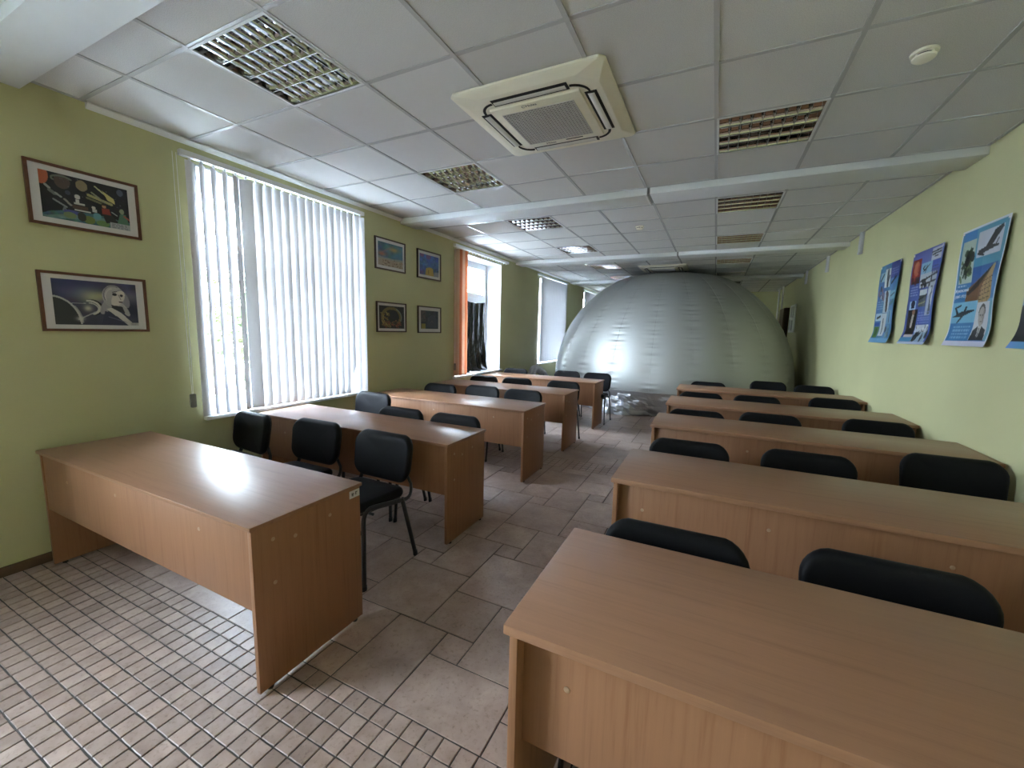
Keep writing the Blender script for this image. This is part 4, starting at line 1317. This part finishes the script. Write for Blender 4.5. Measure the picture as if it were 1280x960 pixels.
# ------------------------------------------------------------------ ceiling cassette air conditioners
def cassette(cx, cy, label, logo=True):
    root = empty('air_conditioner', (cx, cy, H), label, 'air conditioner', 'ceiling cassette air conditioners')
    s, s2, ch = 0.465, 0.375, 0.035
    def octa(h, c, z):
        return [(-h + c, -h, z), (h - c, -h, z), (h, -h + c, z), (h, h - c, z), (h - c, h, z), (-h + c, h, z), (-h, h - c, z), (-h, -h + c, z)]
    b = MB()
    lv = [octa(s, 0.03, 0.0), octa(s, 0.03, -0.010), octa(s - 0.012, 0.03, -0.016), octa(s2 + 0.025, 0.10, -0.034), octa(s2, 0.10, -0.036)]
    for ring in lv:
        b.v += ring
    for i in range(len(lv) - 1):
        for k in range(8):
            b.f.append((i * 8 + k, i * 8 + (k + 1) % 8, i * 8 + 8 + (k + 1) % 8, i * 8 + 8 + k))
    b.f.append(tuple(range((len(lv) - 1) * 8, len(lv) * 8)))
    link('panel', b.mesh('panel', 'ac', bevel=0.002, bseg=1), root)
    # four air outlets with their flaps
    so, sm = boxmesh('outlet', 'dark', -0.235, 0.235, -0.034, 0.034, -0.0385, -0.034), None  # flat plate on the panel, slot shade put into its dark colour
    flap = MB().prism([(-0.020, -0.044), (-0.012, -0.0475), (0.010, -0.0475), (0.019, -0.041), (0.0, -0.0425)], 'x', -0.222, 0.222).mesh('flap', 'ac_flap', True)
    for k in range(4):
        a = k * PI / 2
        px, py = 0.333 * math.sin(a), -0.333 * math.cos(a)
        link('outlet', so, root, (px, py, 0), a, label='dark plate painted as the shade in an air outlet slot')
        o = link('flap', flap, root, (px, py, 0), a)
    for k in range(4):
        a = math.radians(45 + 90 * k)
        pts = []
        for i in range(9):
            t = math.radians(45 + 90 * k - 42 + 84 * i / 8)
            pts.append((0.335 * math.cos(a) + 0.095 * math.cos(t), 0.335 * math.sin(a) + 0.095 * math.sin(t), -0.0375))
        link('corner_vent', MB().tube(pts, 0.009, 0.005, 6).mesh('corner_vent', 'dark'), root)
    g = 0.285
    link('intake_panel', boxmesh('intake_panel', 'ac', -g, g, -g, g, -0.050, -0.030, 0.006, 3), root)
    gw = 0.225
    link('intake_shade_plate', boxmesh('intake_shade_plate', 'dark', -gw, gw, -gw + 0.012, gw - 0.012, -0.0512, -0.049), root, label='dark plate painted as the shade of the intake behind the grille')  # solid plate, the opening's shade is painted on it
    lt = MB()
    n = 22
    for i in range(n + 1):
        q = -gw + 2 * gw * i / n
        lt.box(q - 0.0038, q + 0.0038, -gw + 0.01, gw - 0.01, -0.0555, -0.0512)
        yq = (-gw + 0.012) + 2 * (gw - 0.012) * i / n
        lt.box(-gw, gw, yq - 0.0038, yq + 0.0038, -0.0552, -0.0515)
    link('grille', lt.mesh('grille', 'grille', fix=False), root, label='perforated grey intake grille')
    link('latch', boxmesh('latch', 'dark', 0.03, 0.15, gw + 0.015, gw + 0.026, -0.0508, -0.049), root)
    if logo:
        for (txt, px, py, size, m) in (('Midea', -0.02, -gw - 0.022, 0.030, 'logo'), ('Midea', -0.08, gw + 0.035, 0.030, 'chrome')):
            o = link('lettering', text_mesh(txt, size, m, 0.0006), root)
            mw = Matrix(((1, 0, 0), (0, -1, 0), (0, 0, -1))).to_4x4()
            mw.translation = (px, py, -0.0508)
            o.matrix_basis = mw
        lg = MB().tube([(-0.068 + 0.011 * math.cos(t), -gw - 0.031 + 0.011 * math.sin(t), -0.0508) for t in [math.radians(60 + 30 * k) for k in range(10)]], 0.0016, seg=6)
        link('emblem', lg.mesh('emblem', 'logo'), root)
    return root
cassette(2.035, 1.945, 'cream cassette air conditioner in the ceiling above the aisle')
cassette(2.02, 8.70, 'white cassette air conditioner directly above the silver dome', False)

# ------------------------------------------------------------------ smoke detectors
def detector(x, y, label):
    root = empty('smoke_detector', (x, y, H), label, 'smoke detector', 'smoke detectors on the ceiling')
    link('base', MB().lathe([(0.052, 0), (0.054, -0.004), (0.052, -0.012), (0.040, -0.015)], 28).mesh('base', 'ac', True), root)
    link('sensing_gap', MB().lathe([(0.036, -0.014), (0.036, -0.026)], 28).mesh('sensing_gap', 'dark', True), root)  # solid core, dark colour paints the shade in the gap
    link('cap', MB().lathe([(0.046, -0.024), (0.045, -0.031), (0.034, -0.040), (0.012, -0.044)], 28).mesh('cap', 'ac', True), root)
    for k in range(4):
        a = math.radians(30 + 90 * k)
        link('rib', boxmesh('rib', 'ac', -0.003, 0.003, -0.004, 0.004, -0.028, -0.012), root, (0.041 * math.cos(a), 0.041 * math.sin(a), 0), a)
    return root
detector(3.90, 2.10, 'round cream smoke detector on the ceiling nearest the poster wall')
detector(2.11, 5.01, 'small round smoke detector on the ceiling beyond the first duct')

# ------------------------------------------------------------------ silver inflatable dome
DX, DY, DR, DZ = 2.09, 9.535, 2.535, 0.455
NG = 22
def vnoise(seed, t):
    i = math.floor(t)
    f = t - i
    f = f * f * (3 - 2 * f)
    def hsh(k):
        x = math.sin(k * 127.1 + seed * 311.7) * 43758.5453
        return x - math.floor(x)
    return hsh(i) * (1 - f) + hsh(i + 1) * f - 0.5
dome = empty('inflatable_dome', (DX, DY, 0), 'large silver inflatable planetarium dome filling the far end of the room', 'dome')
ZC = 2.83
def dome_point(th, la, d):
    r = DR + d
    z = DZ + r * math.sin(la)
    k = 0.06
    zz = ZC - k * math.log(1 + math.exp((ZC - z) / k)) if False else (z if z < ZC - 0.25 else ZC - 0.06 * math.log1p(math.exp((ZC - z) / 0.06)) * 1.0)
    if z >= ZC - 0.25:
        zz = -0.06 * math.log(math.exp(-z / 0.06) + math.exp(-ZC / 0.06))
    rr = r * math.cos(la)
    return (rr * math.sin(th), -rr * math.cos(th), zz)
NU, NV = 16, 190
for g in range(NG):
    b = MB()
    t0, t1 = 2 * PI * g / NG, 2 * PI * (g + 1) / NG
    for j in range(NV + 1):
        la = (PI / 2 - 0.02) * j / NV
        wgt = 1 - math.exp(-((PI / 2 - la) / 0.35) ** 2)
        for i in range(NU + 1):
            u = i / NU
            u = 0.5 - 0.5 * math.cos(PI * u) if True else u
            th = t0 + (t1 - t0) * u
            arc = (t1 - t0) * DR * math.cos(la)
            dl, dr_ = u * arc, (1 - u) * arc
            wl_ = 0.024 * vnoise(g, la * 58) + 0.012 * vnoise(g + 50, la * 110)
            wr_ = 0.024 * vnoise((g + 1) % NG, la * 58) + 0.012 * vnoise((g + 1) % NG + 50, la * 110)
            d = wl_ * math.exp(-(dl / 0.11) ** 2) + wr_ * math.exp(-(dr_ / 0.11) ** 2)
            low = max(0.0, 1 - la / 0.9)
            d = d * (0.35 + 0.9 * low) + 0.014 * math.sin(PI * u) * math.cos(la) + 0.004 * vnoise(g + 100, la * 14 + u * 2.5) * low
            b.v.append(dome_point(th, la, d * wgt))
    for j in range(NV):
        for i in range(NU):
            q = j * (NU + 1) + i
            b.f.append((q, q + 1, q + NU + 2, q + NU + 1))
    me = b.mesh('fabric_gore', 'dome', False, fix=False)
    for p in me.polygons:
        p.use_smooth = True
    link('fabric_gore', me, dome)
    seam = MB().tube([b.v[j * (NU + 1)] for j in range(0, NV + 1)], 0.004, seg=5)
    link('seam', seam.mesh('seam', 'dome', True), dome)
# crumpled foil skirt from the hem down to the floor
sk = MB()
NS, NK = 300, 14
rng = np.random.RandomState(3)
G = rng.rand(40, NS) - 0.5
for j in range(NK + 1):
    t = j / NK
    for i in range(NS):
        th = 2 * PI * i / NS
        dd = (th + PI) % (2 * PI) - PI
        flare = 0.02 + 0.22 * math.exp(-((dd + 0.27) / 0.16) ** 2) - 0.13 * math.exp(-((dd - 0.06) / 0.12) ** 2) + 0.10 * vnoise(7, th * 5)
        g0 = G[int(t * 9)][i] * 0.5 + G[int(t * 9) + 10][(i // 2)] * 0.5 + G[int(t * 5) + 22][(i // 5)] * 0.8
        rr = DR + 0.004 - 0.06 * t + max(0, t - 0.3) * 1.3 * flare + g0 * 0.035 * min(1, 3 * t)
        z = DZ + 0.01 - (DZ - 0.006) * t + (g0 * 0.03 * min(1, 3 * t) * (1 - t))
        sk.v.append((rr * math.sin(th), -rr * math.cos(th), max(z, 0.006)))
for j in range(NK):
    for i in range(NS):
        k = (i + 1) % NS
        sk.f.append((j * NS + i, j * NS + k, (j + 1) * NS + k, (j + 1) * NS + i))
link('skirt', sk.mesh('skirt', 'foil', False, fix=False), dome, label='crumpled silver foil skirt along the floor')
hem = MB().tube([((DR + 0.006) * math.sin(2 * PI * k / 96), -(DR + 0.006) * math.cos(2 * PI * k / 96), DZ + 0.004) for k in range(97)], 0.008, seg=6, caps=False)
link('hem', hem.mesh('hem', 'dome', True), dome)

# foil bundle by the far sill
def foil_hose():
    b = MB()
    rnd = random.Random(12)
    P = [Vector((-0.22, 6.95, 0.10)), Vector((-0.25, 7.05, 0.45)), Vector((-0.30, 7.25, 0.66)), Vector((-0.36, 7.6, 0.70)), Vector((-0.36, 7.95, 0.60)), Vector((-0.30, 8.2, 0.35)), Vector((-0.2, 8.35, 0.12))]
    path = []
    for i in range(len(P) - 1):
        for k in range(12):
            t = k / 12
            p0, p1, p2, p3 = P[max(i - 1, 0)], P[i], P[i + 1], P[min(i + 2, len(P) - 1)]
            path.append(0.5 * ((2 * p1) + (p2 - p0) * t + (2 * p0 - 5 * p1 + 4 * p2 - p3) * t * t + (3 * p1 - p0 - 3 * p2 + p3) * t ** 3))
    path.append(P[-1])
    b.tube(path, 0.085, 0.085, 16)
    n = 16
    for k in range(len(path)):
        s = 1.0 if k % 2 else 0.86
        c = path[k]
        for i in range(n):
            v = Vector(b.v[k * n + i])
            b.v[k * n + i] = tuple(c + (v - c) * (s + rnd.uniform(-0.10, 0.10)))
    return b.mesh('air_hose', 'foil', False)
link('air_hose', foil_hose(), label='crumpled silver foil air hose between the dome and the windowsill', cat='hose')

# ------------------------------------------------------------------ right wall, far end
for (ya, z0) in ((6.34, 2.63), (8.17, 2.64), (10.02, 2.64)):
    t = {6.34: 'nearest of three under the ceiling', 8.17: 'middle of three, above the dome shadow', 10.02: 'farthest of three, behind the dome'}[ya]
    root = empty('cable_trunking', (XR, ya, z0), 'short pale vertical cable trunking on the right wall, ' + t, 'trunking', 'trunking stubs on the right wall')
    link('cover', boxmesh('cover', 'bracket', -0.035, 0, -0.045, 0.045, 0, H - z0, 0.004), root)
    link('end_cap', boxmesh('end_cap', 'bracket', -0.038, 0, -0.048, 0.048, -0.012, 0.012, 0.003), root)
root = empty('notice_board', (XR, 11.3, 1.62), 'white paper notice board on the far right wall beside the dome', 'notice board')
link('board', boxmesh('board', 'pvc', -0.024, -0.004, -0.38, 0.38, 0, 0.66, 0.003), root)
for k, (y, z, w, h) in enumerate(((-0.2, 0.34, 0.2, 0.28), (0.06, 0.36, 0.21, 0.26), (-0.1, 0.04, 0.3, 0.26), (0.24, 0.06, 0.2, 0.26))):
    cvp = Canvas(24, 30, [(190, 186, 196), (186, 176, 190), (196, 196, 196), (180, 184, 190)][k]).text(0.1, 0.1, 0.9, 8, 0.1, (110, 104, 120), 0.8)
    me = print_mesh(cvp, w, h, lambda u, v: (0, 0, 0), 'notice')
    o = link('notice', me, root)
    mw = RIGHTWALL.to_4x4()
    mw.translation = (-0.0260, y + 0.06, z + h / 2)
    o.matrix_basis = mw
root = empty('wall_cabinet', (XR, 12.35, 1.5), 'dark brown cabinet on the far right wall behind the notice board', 'cabinet')
link('carcass', boxmesh('carcass', 'brown_wood', -0.10, 0, -0.4, 0.4, 0, 0.75, 0.004), root)
for s in (-1, 1):
    d = link('door', boxmesh('door', 'brown_wood', -0.12, -0.102, min(0.003 * s, 0.397 * s), max(0.003 * s, 0.397 * s), 0.01, 0.74, 0.002), root)
    link('knob', MB().lathe([(0.01, 0), (0.012, -0.012), (0.006, -0.02)], 12, 'x').mesh('knob', 'chrome', True), d, (-0.12, 0.05 * s, 0.35))
for k, yy in enumerate((13.1, 13.9)):
    root = empty('heating_pipe', (XR - 0.05, yy, 0), 'white vertical heating pipe on the far right wall, ' + ('nearer of two' if k == 0 else 'in the far corner'), 'pipe')
    link('pipe', MB().lathe([(0.022, 0.0), (0.022, H)], 14).mesh('pipe', 'white_paint', True), root)
    for z in (0.6, 2.2):
        link('clip', boxmesh('clip', 'white_paint', -0.028, 0.05, -0.008, 0.008, z, z + 0.02), root)

# ------------------------------------------------------------------ outside the windows
def tree(x, y, h, r, seed, label, trunk=0.14):
    rnd = random.Random(seed)
    root = empty('tree', (x, y, -0.8), label, 'tree', 'trees outside the windows')
    tk = MB().tube([(0, 0, 0), (0.05, 0.03, h * 0.3), (-0.04, 0.06, h * 0.6), (0, 0, h * 0.9)], trunk, seg=10)
    tk.map(lambda a, b, c: (a * (1 - 0.6 * c / h), b * (1 - 0.6 * c / h), c))
    link('trunk', tk.mesh('trunk', 'bark', True), root)
    br = MB()
    lf = MB()
    clumps = []
    for k in range(11):
        a = rnd.uniform(0, 2 * PI)
        z = h * rnd.uniform(0.35, 0.95)
        d = r * rnd.uniform(0.3, 0.9) * math.sin(PI * min(1, (z / h - 0.15) / 0.9)) ** 0.5
        p = Vector((d * math.cos(a), d * math.sin(a), z))
        br.tube([(0, 0, z * 0.75), tuple(p * 0.5 + Vector((0, 0, z * 0.42))), tuple(p)], 0.025, seg=6)
        clumps.append((p, r * rnd.uniform(0.35, 0.6)))
    link('branches', br.mesh('branches', 'bark'), root)
    for (p, cr) in clumps:
        for _ in range(170):
            v = Vector((rnd.gauss(0, 1), rnd.gauss(0, 1), rnd.gauss(0, 1))).normalized() * cr * rnd.uniform(0.55, 1.0)
            c = p + v
            nrm = (v.normalized() + Vector((rnd.uniform(-1, 1), rnd.uniform(-1, 1), rnd.uniform(-1, 1)))).normalized()
            a1 = nrm.orthogonal().normalized() * rnd.uniform(0.07, 0.13)
            a2 = nrm.cross(a1) * 0.6
            lf.quad(tuple(c - a1), tuple(c + a2), tuple(c + a1), tuple(c - a2))
    link('foliage', lf.mesh('foliage', 'leaf', fix=False), root, kind='stuff')
    return root
tree(-8.2, 5.2, 3.3, 2.0, 1, 'yellow-green tree seen through the near blind')
tree(-9.5, 8.8, 3.2, 1.8, 2, 'green tree behind the far slats of the near blind')
tree(-7.0, 13.8, 5.4, 2.2, 3, 'pale green tree outside the open window')
tree(-10.5, 19.5, 5.0, 2.2, 4, 'green tree farther along outside the open window')
